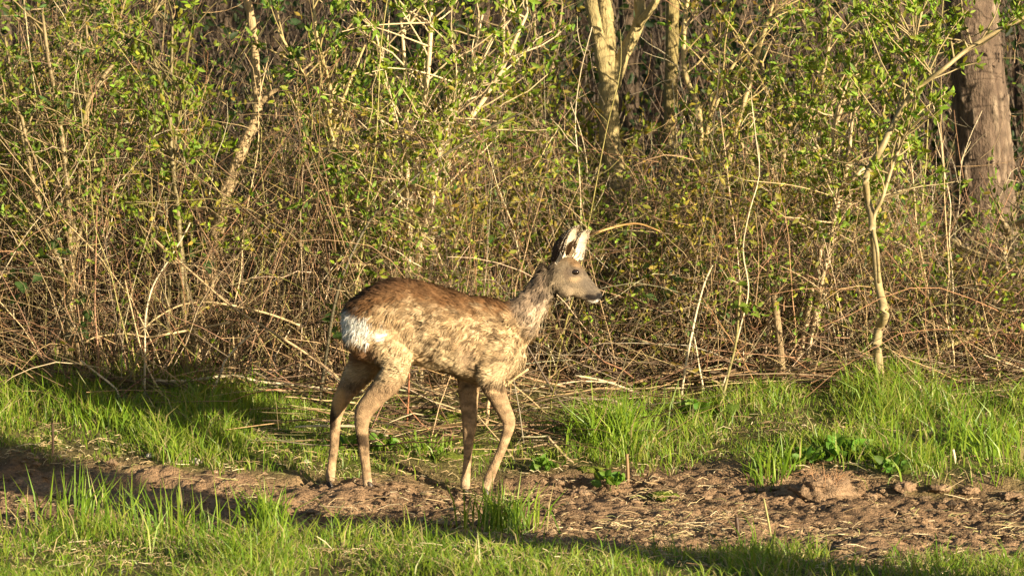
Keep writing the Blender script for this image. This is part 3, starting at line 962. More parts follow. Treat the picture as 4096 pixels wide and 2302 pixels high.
shrub('leafy_sapling', 'curved pale sapling with a bright green leafy crown in front of the pine', [
    [(4150, 20, 6), (4095, 69, 7), (3978, 131, 8), (3860, 207, 9), (3770, 276, 9), (3681, 345, 10), (3632, 401, 11), (3577, 497, 12), (3522, 601, 13), (3480, 677, 13), (3461, 722, 13), (3474, 794, 13),
     (3490, 863, 15), (3488, 930, 14), (3500, 986, 14), (3513, 1130, 15), (3533, 1249, 18), (3519, 1308, 17), (3506, 1374, 17), (3513, 1446, 18), (3519, 1506, 19)],
    [(3640, 500, 5), (3612, 566, 6), (3570, 670, 7), (3529, 794, 7), (3500, 860, 8), (3493, 930, 8), (3504, 1000, 7), (3516, 1130, 6)],
    [(3655, 150, 5), (3648, 260, 6), (3636, 400, 7), (3628, 410, 6)]],
    1.1, (.30, .235, .12), LEAFG, nleaf=1500, twigs=26, tl=.34, seed=31, mix2=LEAFY, lo=.52, ground_last=False)
shrub('forked_bush', 'small pale many-stemmed bush rising beside the curved sapling', [
    [(3385, 345, 4), (3342, 480, 6), (3336, 620, 7), (3345, 700, 8), (3365, 760, 10), (3340, 840, 9), (3310, 930, 10), (3280, 1010, 10)],
    [(3425, 400, 4), (3408, 500, 6), (3392, 640, 8), (3372, 745, 9), (3352, 810, 9)],
    [(3520, 590, 4), (3480, 650, 6), (3420, 700, 7), (3375, 750, 8), (3355, 800, 8)],
    [(3260, 560, 4), (3296, 660, 5), (3300, 760, 6), (3290, 900, 7), (3282, 1000, 7)]],
    1.5, (.46, .345, .20), LEAFG, nleaf=900, twigs=14, seed=32, mix2=LEAFY, lo=.45)
shrub('bent_branch_shrub', 'crooked grey-green limbs reaching across the foot of the pine trunk', [
    [(3684, 966, 7), (3760, 950, 10), (3816, 959, 12), (3848, 986, 13), (3947, 1032, 14), (4013, 1065, 15), (4086, 1091, 18), (4140, 1180, 22), (4150, 1400, 24)],
    [(3960, 780, 7), (3990, 850, 10), (4020, 905, 13), (4046, 966, 15), (4053, 1032, 16), (4076, 1085, 16), (4140, 1180, 16)],
    [(4200, 840, 10), (4120, 870, 10), (4060, 900, 9), (4035, 930, 8)]],
    1.7, (.27, .205, .115), LEAFG, nleaf=160, twigs=9, seed=33, tl=.25)
shrub('leafy_hazel', 'pale straight-stemmed shrub with fresh green shoots behind the deer back', [
    [(1740, -120, 5), (1728, 0, 7), (1714, 276, 9), (1673, 552, 10), (1648, 760, 11), (1640, 860, 12)],
    [(2110, 50, 5), (2080, 117, 7), (1990, 311, 9), (1900, 449, 10), (1839, 552, 10), (1770, 690, 10), (1690, 860, 10)],
    [(1830, 300, 5), (1804, 414, 8), (1783, 518, 10), (1742, 690, 11), (1728, 822, 12), (1690, 950, 13)],
    [(1600, 40, 5), (1618, 250, 7), (1628, 500, 8), (1632, 760, 9), (1640, 900, 9)],
    [(1500, 120, 4), (1540, 300, 6), (1590, 560, 7), (1625, 800, 8)],
    [(1930, 60, 4), (1890, 240, 6), (1830, 420, 7), (1770, 600, 8), (1710, 800, 8)]],
    1.55, (.50, .39, .235), LEAFG, nleaf=1900, twigs=26, tl=.36, seed=34, mix2=LEAFY, lo=.42, leafsize=.042)
shrub('olive_stemmed_shrub', 'olive-barked shrub with crooked stems between the leaning sapling and the hazel', [
    [(1250, -40, 5), (1270, 150, 7), (1302, 290, 9), (1321, 380, 10), (1314, 483, 11), (1341, 621, 11), (1376, 794, 12), (1397, 932, 13)],
    [(1460, 180, 4), (1400, 330, 6), (1345, 470, 8), (1325, 560, 9), (1345, 650, 9)],
    [(1110, 120, 4), (1200, 280, 6), (1290, 400, 7), (1320, 500, 8)]],
    1.45, (.36, .28, .125), LEAFG, nleaf=900, twigs=14, seed=35, mix2=LEAFD, lo=.35)
shrub('fan_shrub', 'yellow-brown shrub whose stems fan out from the base, bark darkened for shade', [
    [(170, 60, 5), (200, 250, 8), (235, 450, 9), (265, 700, 11), (285, 1000, 14), (280, 1150, 16)],
    [(640, 20, 4), (520, 180, 6), (420, 300, 8), (352, 430, 9), (330, 600, 10), (300, 850, 12), (285, 1050, 14)],
    [(345, 100, 4), (350, 330, 6), (345, 520, 8), (315, 800, 10), (290, 1050, 12)],
    [(20, 150, 4), (60, 400, 7), (110, 640, 8), (170, 880, 10), (250, 1080, 13)],
    [(-60, 330, 4), (40, 420, 6), (90, 470, 7), (130, 700, 8), (190, 930, 10), (255, 1090, 12)],
    [(480, 520, 4), (430, 640, 6), (370, 800, 8), (310, 960, 9)]],
    1.4, (.22, .165, .08), LEAFG, nleaf=1000, twigs=20, seed=36, mix2=LEAFD, lo=.45, tl=.32)  # bark darkened all over to stand for the shade on this side
shrub('leafy_shoot_shrub', 'slender dark-stemmed shrub with yellow-green leaves next to the leaning sapling', [
    [(690, 60, 4), (684, 250, 6), (680, 420, 8), (690, 620, 9), (712, 850, 10)],
    [(760, 140, 4), (730, 330, 5), (705, 520, 6), (695, 700, 7)],
    [(600, 180, 4), (640, 330, 5), (668, 480, 6)]],
    1.3, (.17, .135, .06), LEAFY, nleaf=1000, twigs=18, seed=37, mix2=LEAFG, lo=.35, tl=.22)
shrub('slim_yellow_shrub', 'tall slim yellowish stems growing between the straight tree and the curved sapling', [
    [(2780, -100, 6), (2752, 0, 8), (2735, 160, 9), (2742, 300, 10), (2790, 420, 11), (2800, 520, 12)],
    [(3115, -60, 6), (3080, 60, 8), (3040, 180, 9), (3000, 330, 9), (2960, 460, 10), (2920, 620, 11)],
    [(3010, 120, 4), (2950, 230, 6), (2880, 350, 7), (2840, 470, 8)]],
    2.2, (.37, .28, .125), LEAFG, nleaf=500, twigs=16, seed=38, mix2=LEAFO, lo=.3)
shrub('green_crown_shrub', 'dense bright green leafy shrub filling the gap in front of the straight tree', [
    [(3050, 250, 4), (3070, 430, 6), (3085, 640, 8), (3090, 850, 9)],
    [(3200, 200, 4), (3170, 420, 6), (3130, 640, 8), (3100, 850, 9)],
    [(3330, 120, 4), (3280, 330, 6), (3210, 560, 7), (3130, 800, 8)],
    [(3480, 80, 4), (3420, 280, 6), (3330, 520, 7), (3200, 780, 8)],
    [(2900, 420, 4), (2960, 560, 5), (3040, 720, 7), (3085, 880, 8)]],
    2.7, (.33, .25, .13), LEAFG, nleaf=1700, twigs=24, seed=39, mix2=LEAFY, lo=.4, tl=.34, leafsize=.04)
shrub('ivy_bramble_bush', 'low yellow-green bramble bush covering the foot of the forked tree', [
    [(2150, 380, 3), (2200, 470, 4), (2260, 600, 5), (2290, 760, 6)],
    [(2320, 330, 3), (2310, 470, 4), (2300, 620, 5), (2300, 780, 6)],
    [(2480, 520, 3), (2430, 600, 4), (2370, 700, 5), (2320, 800, 6)],
    [(2050, 560, 3), (2120, 600, 4), (2200, 690, 5), (2280, 820, 6)],
    [(2600, 640, 3), (2540, 690, 4), (2440, 760, 5), (2340, 850, 6)]],
    2.75, (.20, .15, .075), LEAFO, nleaf=1000, twigs=26, seed=40, mix2=LEAFY, lo=.2, tl=.28, leafsize=.042)
shrub('upper_green_shrub', 'green-leaved shrub at the wood edge above the fan-shaped shrub', [
    [(80, -60, 4), (130, 100, 5), (190, 300, 6), (240, 560, 8)],
    [(330, -80, 4), (300, 100, 5), (270, 330, 7), (250, 600, 8)],
    [(520, -60, 4), (460, 120, 5), (370, 340, 7), (280, 620, 8)]],
    2.6, (.30, .225, .12), LEAFG, nleaf=1200, twigs=24, seed=41, mix2=LEAFY, lo=.4, tl=.36, leafsize=.04)
shrub('top_edge_shrub', 'fine-twigged green shrub between the hazel and the forked tree', [
    [(2130, -60, 4), (2140, 120, 5), (2150, 330, 6), (2170, 560, 7)],
    [(2250, 20, 4), (2225, 180, 5), (2195, 360, 6), (2175, 580, 7)],
    [(1980, -20, 4), (2040, 150, 5), (2100, 340, 6), (2165, 590, 7)]],
    3.3, (.25, .185, .10), LEAFG, nleaf=800, twigs=20, seed=42, mix2=LEAFO, lo=.35, tl=.3)

# ---- single traced sticks, canes and poles
S = simple_stem
S('broken_pole', 'thick broken-off bark-covered stump standing upright among thin canes', 'stump', [(3096, 1180), (3103, 1230), (3111, 1295), (3124, 1427), (3131, 1525)], 1.25, (.25, .18, .10), 17, 12, ground_it=True, taper=.85, mat=M_BARK, wob=0, rough=.2)
S('sawn_stub', 'short pale sawn-off stem stub above the broken stump', 'stump', [(3052, 870), (3050, 910), (3055, 965)], 1.75, (.50, .36, .19), 17, 10, ground_it=True, taper=.95, mat=M_BARK, wob=0, rough=.18)
S('pale_stalk', 'long straight pale stalk passing just beside the broken stump', 'dead stalk', [(3085, 780), (3081, 900), (3072, 1097), (3078, 1262), (3058, 1413), (3040, 1500)], 1.62, PINK, 6, ground_it=True)
S('green_cane', 'thick green-brown bramble cane rising out of the grass beside the dirt track', 'bramble cane', [(2962, 1120), (2960, 1163), (2946, 1361), (2914, 1493), (2874, 1657), (2854, 1756)], 1.0, (.20, .175, .06), 8, ground_it=True)
S('bleached_stalk', 'bleached whitish branching stalk next to the green-brown bramble cane', 'dead stalk', [(2850, 1060), (2821, 1124), (2795, 1216), (2769, 1328), (2736, 1493), (2723, 1611)], 1.35, PALE, 6.5, ground_it=True)
S('short_bleached_stalk', 'short straight whitish stalk behind the green-brown bramble cane', 'dead stalk', [(2770, 1320), (2782, 1374), (2800, 1480), (2821, 1591)], 1.4, PALE, 5, ground_it=True)
S('leaning_pole', 'long straight pinkish dead stem leaning against the crooked limbs', 'dead stem', [(4200, 960), (4079, 1098), (4013, 1183), (3914, 1282), (3816, 1374), (3704, 1493)], 1.5, PINK, 8, y2=1.7, ground_it=True)
S('crooked_limb', 'thick crooked mossy dead limb with a broken knuckle under the pinkish leaning stem', 'dead limb', [(3900, 1225), (3908, 1269), (3914, 1308), (3868, 1354), (3783, 1381), (3704, 1427), (3651, 1480), (3600, 1540)], 1.6, (.30, .25, .10), 12, 8, ground_it=True, taper=.75, mat=M_BARK)
S('level_stick', 'thin pale stick lying level across the twigs under the leaning stem', 'stick', [(3760, 1320), (3921, 1315), (4079, 1335), (4200, 1330)], 1.55, STRAW, 4.5)
S('dark_bramble', 'long dark bramble cane sloping up behind the deer to the leafy hazel', 'bramble cane', [(2094, 449), (1956, 511), (1852, 573), (1714, 663), (1611, 753), (1507, 843), (1438, 953), (1380, 1080), (1335, 1230)], 1.45, (.07, .058, .03), 8, y2=1.3, ground_it=True)
S('dark_level_bramble', 'thin dark bramble cane crossing level through the hazel stems', 'bramble cane', [(1890, 570), (1825, 552), (1714, 549), (1576, 566), (1417, 587)], 1.6, DARKB, 5)
S('dark_arched_bramble', 'dark arching bramble cane with sparse leaves to the side of the leaning sapling', 'bramble cane', [(1330, 1090), (1230, 1010), (1130, 900), (1020, 845), (900, 832), (780, 838), (690, 880)], 1.45, (.085, .06, .03), 7)
S('dark_cane', 'dark cane slanting behind the deer chest down to the grass', 'bramble cane', [(2060, 1300), (2108, 1382), (2203, 1549), (2298, 1684)], .95, DARKB, 7, ground_it=True)
S('ear_cane', 'orange-tan cane arching out from behind the deer ears', 'bramble cane', [(2640, 925), (2561, 896), (2499, 899), (2447, 911), (2395, 925), (2340, 945), (2280, 1000)], 1.4, (.45, .26, .10), 6)
S('long_low_branch', 'long pale dead branch lying level along the foot of the thicket', 'dead branch', [(1420, 1575), (1337, 1559), (1181, 1540), (1057, 1528), (1007, 1515), (920, 1503), (746, 1522), (622, 1522)], 1.35, PALE, 7, taper=.7)
S('diagonal_cane', 'long tan cane running diagonally down towards the deer hind legs', 'bramble cane', [(560, 900), (622, 962), (777, 1099), (933, 1230), (1088, 1323), (1243, 1428), (1362, 1522)], 1.4, (.36, .255, .14), 7, y2=1.2, ground_it=True)
S('arched_cane', 'smooth tan cane bowed into a wide flat arch above the low branch', 'bramble cane', [(560, 1330), (622, 1273), (715, 1223), (808, 1208), (901, 1214), (1057, 1251), (1200, 1300)], 1.4, STRAW, 5.5)
S('wavy_cane', 'wavy straw-coloured cane lying under the flat arched cane', 'bramble cane', [(340, 1370), (379, 1348), (497, 1335), (591, 1348), (659, 1335), (777, 1317), (920, 1289)], 1.38, STRAW, 5.5)
S('forked_dead_stem', 'pale upright dead stem with a bend, standing in the grass by the low branch', 'dead stem', [(1000, 1340), (964, 1372), (901, 1441), (883, 1491), (852, 1571), (846, 1646)], 1.15, PALE, 7, ground_it=True)
S('thin_reddish_stalk', 'thin straight reddish stalk hanging beside the fan-shaped shrub', 'dead stalk', [(388, 820), (385, 900), (379, 1150), (379, 1250), (392, 1397)], 1.3, REDB, 5, ground_it=True)
S('straw_stalk', 'thin straw-coloured stalk leaning towards the low branch', 'dead stalk', [(500, 1120), (528, 1248), (578, 1447), (647, 1578)], 1.25, STRAW, 5, ground_it=True)
S('bowed_stalk', 'bowed whitish stalk curving down over the arched canes', 'dead stalk', [(760, 890), (740, 931), (671, 1043), (609, 1149), (584, 1273), (580, 1420)], 1.3, PALE, 5.5, ground_it=True)
S('short_pale_stick', 'short thick bleached stick propped slantwise at the thicket foot', 'stick', [(323, 1441), (390, 1495), (466, 1559)], 1.25, PALE, 6.5, ground_it=True)
S('dark_fallen_limb', 'thick dark fallen limb half hidden in the grass under the pale low branch', 'dead limb', [(200, 1480), (255, 1491), (497, 1522), (746, 1547), (839, 1590)], 1.3, (.10, .07, .04), 10, 8, mat=M_BARK)
S('leg_stick', 'long pale stick lying on the ground behind the deer hind legs', 'stick', [(1180, 1706), (1270, 1703), (1420, 1706), (1484, 1720), (1570, 1750), (1640, 1790)], .62, PALE, 7.5, y2=.5)
S('brown_leg_branch', 'brown fallen branch lying slantwise under the deer belly', 'dead branch', [(1540, 1625), (1612, 1654), (1698, 1688), (1780, 1735), (1852, 1774)], .9, (.22, .14, .08), 8, y2=.62, mat=M_BARK)
S('belly_stick', 'pale bent stick between the deer legs', 'stick', [(1732, 1605), (1790, 1622), (1850, 1646), (1920, 1665)], .85, STRAW, 6)
S('chest_stick', 'thick pale tan stick poking up behind the deer chest', 'stick', [(2113, 1474), (2060, 1511), (2015, 1547), (1960, 1590)], .85, (.52, .37, .20), 9, 8, ground_it=True)
S('split_branch', 'split pale branch end resting on the bank in front of the grass tussock', 'dead branch', [(2190, 1745), (2240, 1802), (2305, 1866)], .42, (.50, .37, .22), 8, y2=.3)
S('long_white_stick', 'long bleached stick lying behind the grass tussock', 'stick', [(2240, 1585), (2340, 1595), (2440, 1600), (2500, 1630), (2560, 1672)], 1.1, PALE, 7, y2=.95)
S('upper_white_stick', 'bleached stick above and parallel to the other stick behind the tussock', 'stick', [(2300, 1500), (2400, 1519), (2500, 1552), (2580, 1590)], 1.3, PALE, 5.5)
S('knee_stick', 'thin pale stick slanting down behind the deer front knee', 'stick', [(1905, 1655), (1960, 1720), (2020, 1790), (2065, 1850)], .55, STRAW, 4.5, y2=.35)
G_ST = 'short stakes in the dirt'
def stake(name, label, top, bot, col, r, cat='stake', mat=None):
    g = G(*bot); y = g[1]
    return S(name, label, cat, [top, ((top[0] + bot[0]) / 2 + 1, (top[1] + bot[1]) / 2), bot], y, col, r, 8, ground_it=True, taper=.85, wob=0, mat=mat)
stake('cut_stub', 'short dark brown cut stem poking out of the grassy track edge', (209, 1690), (212, 1817), (.10, .055, .035), 6)
stake('cut_stub', 'stout brown cut stem stub with a mossy foot behind the track', (2507, 1814), (2512, 1918), (.20, .12, .055), 8)
stake('cut_stub', 'dark pointed stub standing in the foreground edge of the dirt', (2946, 2066), (2952, 2150), (.06, .035, .022), 10)
stake('green_stalk', 'thin greenish stalk pushed upright into the bare dirt', (3055, 1992), (3082, 2133), (.27, .24, .09), 5, 'stalk')
stake('white_stalk', 'short whitish stalk stub in the tall grass', (3812, 1796), (3821, 1850), PALE, 7, 'stalk')
stake('reddish_stalk', 'thin rust-red stalk behind the deer hind leg', (1637, 1490), (1628, 1700), (.30, .11, .05), 4, 'stalk')

# ------------------------------------------------------------------ single dry canes standing in the front of the thicket
def cane_shapes():
    out = []
    rng = np.random.default_rng(77)
    kinds = [('straight', 1.15, .06, STRAW, .0042), ('straight', 1.0, .05, TAN, .0038), ('arching', 1.5, .9, (.33, .19, .10), .0042), ('arching', 1.3, 1.1, STRAW, .004),
             ('kinked', 1.05, .3, PALE, .0045), ('kinked', .9, .35, GREYB, .004), ('straight', 1.3, .1, OLIVE, .0046), ('bowed', 1.1, .5, REDB, .0036),
             ('bowed', 1.2, .45, PALE, .0040), ('arching', 1.1, 1.2, GREENC, .0042)]
    for kind, h, bend, col, r in kinds:
        n = 9
        t = np.linspace(0, 1, n)
        x = bend * h * (t ** 2) * (.5 if kind != 'arching' else .75)
        z = h * (t - (.42 * t ** 2.4 if kind == 'arching' else .06 * t ** 2))
        yv = np.cumsum(rng.normal(0, .012, n))
        if kind == 'kinked':
            x = x + np.cumsum(rng.normal(0, .035, n))
        P = np.stack([x + np.cumsum(rng.normal(0, .006, n)), yv, z - .04], -1)
        m = Mesh()
        sp = m.tube(P, np.linspace(r, r * .45, n) * .75, col, 5, 26, .12, int(r * 1e5))
        side_twigs(m, sp, rng, 5, .16, r * .4, col, .35, 4, .3)
        out.append((kind, m.mesh(f'{kind}_cane', M_CANE)))
    return out


CANE_LABELS = ['straight straw-yellow dead cane', 'straight tan dead cane', 'arching reddish-brown bramble cane', 'arching straw-coloured bramble cane', 'kinked bleached dead cane',
               'kinked grey-brown dead cane', 'straight olive living cane', 'bowed thin rust-red cane', 'bowed thin bleached cane', 'arching green bramble cane']
CANE_PLACE = [(160, 'at the outer side of the fan-shaped shrub'), (520, 'beside the fan-shaped shrub'), (850, 'between the fan-shaped shrub and the leaning sapling'), (1250, 'below the leaning sapling'),
              (1600, 'behind the deer rump'), (2000, 'behind the deer back'), (2330, 'behind the deer neck'), (2700, 'below the forked tree'), (3000, 'by the green-brown bramble cane'),
              (3250, 'by the broken stump'), (3450, 'between the broken stump and the curved sapling'), (3680, 'by the curved sapling'), (99999, 'in front of the pine trunk')]
rng = np.random.default_rng(78)
for ci, (kind, me) in enumerate(cane_shapes()):
    for k in range(6 if kind == 'arching' else 10):
        x = rng.uniform(-2.35, 2.35); y = rng.uniform(1.15, 2.2)
        o = obj(f'{kind}_cane', me)
        o.location = (x, y, float(ground(x, y)))
        s = rng.uniform(.7, 1.35)
        o.scale = (s, s, s * rng.uniform(.85, 1.15))
        o.rotation_euler = (rng.normal(0, .16), rng.normal(0, .2), rng.uniform(0, 6.283))
        look = CANE_LABELS[ci]
        px = float(PX(np.array([x, y, 0.6]))[0])
        tag(o, look + ' ' + next(w for lim, w in CANE_PLACE if px < lim), 'cane', look.split(' cane')[0] + ' canes of the thicket')


# ------------------------------------------------------------------ the tangle itself: too many stems to count
PAL = np.array([STRAW, TAN, TAN, GREYB, GREYB, PALE, REDB, REDB, (.34, .22, .115), (.43, .30, .16), OLIVE])


def base_line(x):
    """front edge of the thicket"""
    return 1.2 + .10 * np.sin(1.9 * x + .5) + .08 * np.sin(5.1 * x)


CLEAR = [(2320, 2720, 700, 3.6), (2385, 2520, 800, 2.5), (850, 1090, 800, 1.7), (3740, 4200, 1050, 3.2), (3440, 3600, 1500, 1.15), (3080, 3150, 1500, 1.15), (1560, 1760, 500, 2.2)]


def clearing(p, rng, keep=.14):
    """True for points that stand free; the growth is thin in front of the bigger trunks"""
    px, py = PX(p)
    k = np.ones(len(p), bool)
    for a, b, row, y in CLEAR:
        ins = (px > a) & (px < b) & (py < row + rng.normal(0, 60, len(p))) & (p[:, 1] < y)
        k &= ~(ins & (rng.random(len(p)) > keep))
    return k


def tangle():
    rng = np.random.default_rng(81)
    Vs, Fs, Cs, n0 = [], [], [], 0

    def add(P, R, pal_p=None, sides=3, dark=0.0):
        nonlocal n0
        N, K, _ = P.shape
        V, F = bulk_tubes(P, R, sides)
        ci = rng.choice(len(PAL), N, p=pal_p)
        c = PAL[ci] * np.where(rng.random((N, 1)) < .35, rng.uniform(.2, .5, (N, 1)), rng.uniform(.6, 1.25, (N, 1))) * (1 + rng.normal(0, .05, (N, 3)))
        c = np.repeat(c, K * sides, 0)
        Vs.append(V); Fs.append(F + n0); Cs.append(np.clip(c, .02, .75)); n0 += len(V)

    def grow(N, x, y, z, d, L, K, bend, sag, r0):
        t = np.linspace(0, 1, K)
        P = np.empty((N, K, 3)); P[:, 0] = np.stack([x, y, z], -1)
        d = d / np.linalg.norm(d, axis=1, keepdims=True)
        for k in range(1, K):
            d = d + rng.normal(0, bend, (N, 3)); d[:, 2] -= sag
            d /= np.linalg.norm(d, axis=1, keepdims=True)
            P[:, k] = P[:, k - 1] + d * (L / (K - 1))[:, None]
        R = r0[:, None] * (1 - .6 * t)[None]
        return P, R

    XR = 3.3
    ENV = [(-600, 250), (0, 230), (350, 150), (650, 420), (900, 760), (1120, 560), (1400, 480), (1800, 620), (2150, 560), (2300, 640), (2450, 760), (2700, 640), (2900, 620), (3300, 780), (3500, 860), (3800, 880), (4096, 960), (4700, 900)]

    def clip_top(P, frac=.16, spread=150):
        # stems of the tangle end at the height where the tangle gives way to the shrubs and trees behind it
        b = P[:, 0]
        px, _ = PX(b)
        a = np.array(ENV, float)
        row = np.interp(px, a[:, 0], a[:, 1]) + rng.normal(0, spread, len(P))
        row = np.where(rng.random(len(P)) < frac, row - 450, row)
        t = (H / 2 - row) / FPX
        zt = CAM_Z + (-math.sin(PITCH) + t * math.cos(PITCH)) / math.cos(PITCH) * (b[:, 1] + CAM_D)
        hz = np.maximum(zt - b[:, 2], .12)
        top = P[:, :, 2].max(1) - b[:, 2]
        s = np.minimum(1, hz / np.maximum(top, 1e-3))
        return b[:, None] + (P - b[:, None]) * s[:, None, None]

    # upright stems
    N = 3000
    x = rng.uniform(-XR, XR, N); y = base_line(x) + .1 + rng.beta(1.0, 1.6, N) * 2.6
    d = np.stack([rng.normal(0, .36, N), rng.normal(-.05, .25, N), np.ones(N)], -1)
    P, R = grow(N, x, y, ground(x, y) - .03, d, rng.uniform(.5, 2.1, N), 7, .075, .01, rng.uniform(.0012, .0034, N))
    P = clip_top(P)
    k = clearing(P[:, -1], rng) & clearing(P[:, 4], rng)
    P, R = P[k], R[k]
    add(P, R)
    # arching canes
    N = 2600
    x = rng.uniform(-XR, XR, N); y = base_line(x) + .15 + rng.beta(1, 1.6, N) * 2.6
    d = np.stack([rng.normal(0, .6, N), rng.normal(-.25, .35, N), np.ones(N)], -1)
    P, R = grow(N, x, y, ground(x, y) - .03, d, rng.uniform(.4, 1.6, N), 10, .10, .12, rng.uniform(.0012, .0029, N))
    P = clip_top(P)
    k = clearing(P[:, -1], rng) & clearing(P[:, 5], rng)
    P, R = P[k], R[k]
    P[:, :, 2] = np.maximum(P[:, :, 2], ground(P[:, :, 0], P[:, :, 1]) + .01)
    add(P, R)
    # small twigs through the volume, thickest low down
    N = 76000
    x = rng.uniform(-XR, XR, N); y = base_line(x) + .05 + rng.beta(1.0, 1.7, N) * 2.8
    h = rng.beta(1.05, 1.5, N) * 2.1
    d = np.stack([rng.normal(0, .8, N), rng.normal(0, .5, N), rng.normal(.45, .7, N)], -1)
    b = np.stack([x, y, ground(x, y) + h], -1)
    px, py = PX(b)
    a = np.array(ENV, float)
    k = (py > np.interp(px, a[:, 0], a[:, 1]) + rng.normal(0, 130, N)) | (rng.random(N) < .13)
    k &= clearing(b, rng)
    dn = fbm(b * np.array([1, .5, .8]), 2.8, 86, 3)
    k &= rng.random(N) < np.clip((dn - .33) / .25, .06, 1)
    k &= ~((px < 1300) & (py > 1050) & (rng.random(N) < .45))
    x, y, h, d = x[k], y[k], h[k], d[k]; N = len(x)
    P, R = grow(N, x, y, ground(x, y) + h, d, rng.uniform(.06, .36, N), 5, .24, .03, rng.uniform(.0007, .0021, N))
    tips = P[:, -1].copy()
    P[:, :, 2] = np.maximum(P[:, :, 2], ground(P[:, :, 0], P[:, :, 1]) + .004)
    add(P, R)
    # flattened dead stems at the foot, running into the grass behind the deer
    N = 1500
    x = rng.uniform(-XR, XR, N); y = base_line(x) + rng.normal(.12, .13, N)
    mid = (x > -.72) & (x < .5)
    y = np.where(mid, rng.uniform(.4, 1.45, N), y)
    d = np.stack([rng.normal(0, 1, N), rng.normal(0, .5, N), np.abs(rng.normal(.05, .22, N))], -1)
    P, R = grow(N, x, y, ground(x, y) + rng.uniform(0, .05, N), d, rng.uniform(.15, .7, N), 5, .09, .03, rng.uniform(.0012, .0042, N))
    P[:, :, 2] = np.maximum(P[:, :, 2], ground(P[:, :, 0], P[:, :, 1]) + .006)
    add(P, R)
    o = obj('thicket_tangle', make_mesh('thicket_tangle', np.vstack(Vs), np.vstack(Fs), np.vstack(Cs), M_CANE))
    tag(o, 'dense tangle of dry brown and straw-coloured twigs and canes at the wood edge', 'thicket', kind='stuff')

    # young leaves scattered through it
    p = tips
    N = len(p)
    px, py = PX(p)
    dens = fbm(p, 2.3, 91, 3)
    keep = (dens > np.interp(py, [0, 700, 1000], [.50, .44, .42]) - .07 * sstep(1800, 2100, px) * sstep(250, 450, py)) & clearing(p, rng, .1)
    keep &= ~((px < 1300) & (py > 1000) & (rng.random(N) < .72))
    keep &= rng.random(N) < np.interp(py, [0, 500, 1100, 1600], [1, .9, .75, .45])
    p, px, py = p[keep], px[keep], py[keep]
    N = len(p)
    # clumps of three to five
    per = 3
    p = np.repeat(p, per, 0) + rng.normal(0, .018, (N * per, 3))
    which = np.repeat(fbm(p[::per], 3, 95, 2) + rng.normal(0, .1, N), per)
    c = leaf_cols(N * per, LEAFY, rng)
    for lo, hi, b in ((.0, .45, LEAFO), (.62, .9, LEAFG)):
        k = (which > lo) & (which < hi)
        c[k] = leaf_cols(int(k.sum()), b, rng)
    k = rng.random(N * per) < .10
    c[k] = leaf_cols(int(k.sum()), LEAFD, rng)
    d = rng.normal(0, 1, (N * per, 3)) + np.array([0, -.2, .35])
    V, T, C = leaves(p, d, rng.uniform(.016, .040, N * per), c, .42, .3, rng)
    o = obj('young_leaves', make_mesh('young_leaves', V, T, C, M_LEAF))
    tag(o, 'small yellow-green young leaves scattered through the dry tangle', 'leaves', kind='stuff')


tangle()


# ---- bramble sprigs with leaves big enough to pick out
def sprig_meshes():
    out = []
    for sz, base in ((.060, (.055, .10, .028)), (.052, (.10, .16, .03)), (.046, (.15, .22, .03))):
        n = 9
        t = np.linspace(0, 1, n)
        half = sz * .34 * np.sin(np.pi * t ** .8) * (1 + .16 * (np.arange(n) % 2))
        V, C = [], []
        for s in (-1, 0, 1):
            V.append(np.stack([half * s, t * sz, -np.abs(s) * -half * .35 - .18 * sz * t ** 2], -1))
            C.append(np.tile(np.array(base) * (1.25 if s == 0 else 1), (n, 1)))
        V = np.concatenate(V)
        F = []
        for a, b in ((0, n), (n, 2 * n)):
            for i in range(n - 1): F.append([a + i, b + i, b + i + 1, a + i + 1])
        out.append(make_mesh('bramble_leaf', V, np.array(F), np.concatenate(C), M_LEAF))
    return out


SPRIGS = [(2680, 1090, 1.4, 0, 'dark three-leaved bramble sprig beside the deer head, low in the twigs'), (3340, 830, 1.6, 0, 'dark drooping bramble sprig beside the forked pale bush'),
          (200, 1020, 1.3, 0, 'dark bramble sprig hanging before the shaded foot of the fan-shaped shrub'), (340, 1230, 1.3, 0, 'grey-green bramble sprig low down by the thin reddish stalk'),
          (790, 960, 1.4, 0, 'green bramble sprig above the bowed whitish stalk'), (2320, 690, 1.7, 1, 'pale green bramble sprig on the bush under the forked tree'),
          (1960, 900, 1.5, 1, 'small bramble sprig in the twigs above the deer shoulders'), (1630, 1050, 1.4, 2, 'bright green bramble sprig just above the deer back'),
          (2020, 410, 1.8, 2, 'bright bramble sprig on the tip of the dark sloping cane'), (2740, 520, 1.8, 2, 'yellow-green bramble sprig beside the straight slim tree'),
          (2960, 1180, 1.0, 2, 'fresh green sprig on top of the green-brown bramble cane'), (2580, 1130, 1.4, 0, 'dark bramble sprig close to the deer nose'),
          (700, 300, 1.6, 2, 'bright sprig high on the slender dark-stemmed shrub'), (1330, 1260, 1.2, 0, 'dark green sprig in the shade behind the deer rump'),
          (3250, 700, 1.9, 1, 'bramble sprig between the leafy shrub and the forked pale bush'), (90, 1130, 1.3, 0, 'shaded bramble sprig at the outer side of the fan-shaped shrub')]
LEAFM = sprig_meshes()
rng = np.random.default_rng(83)
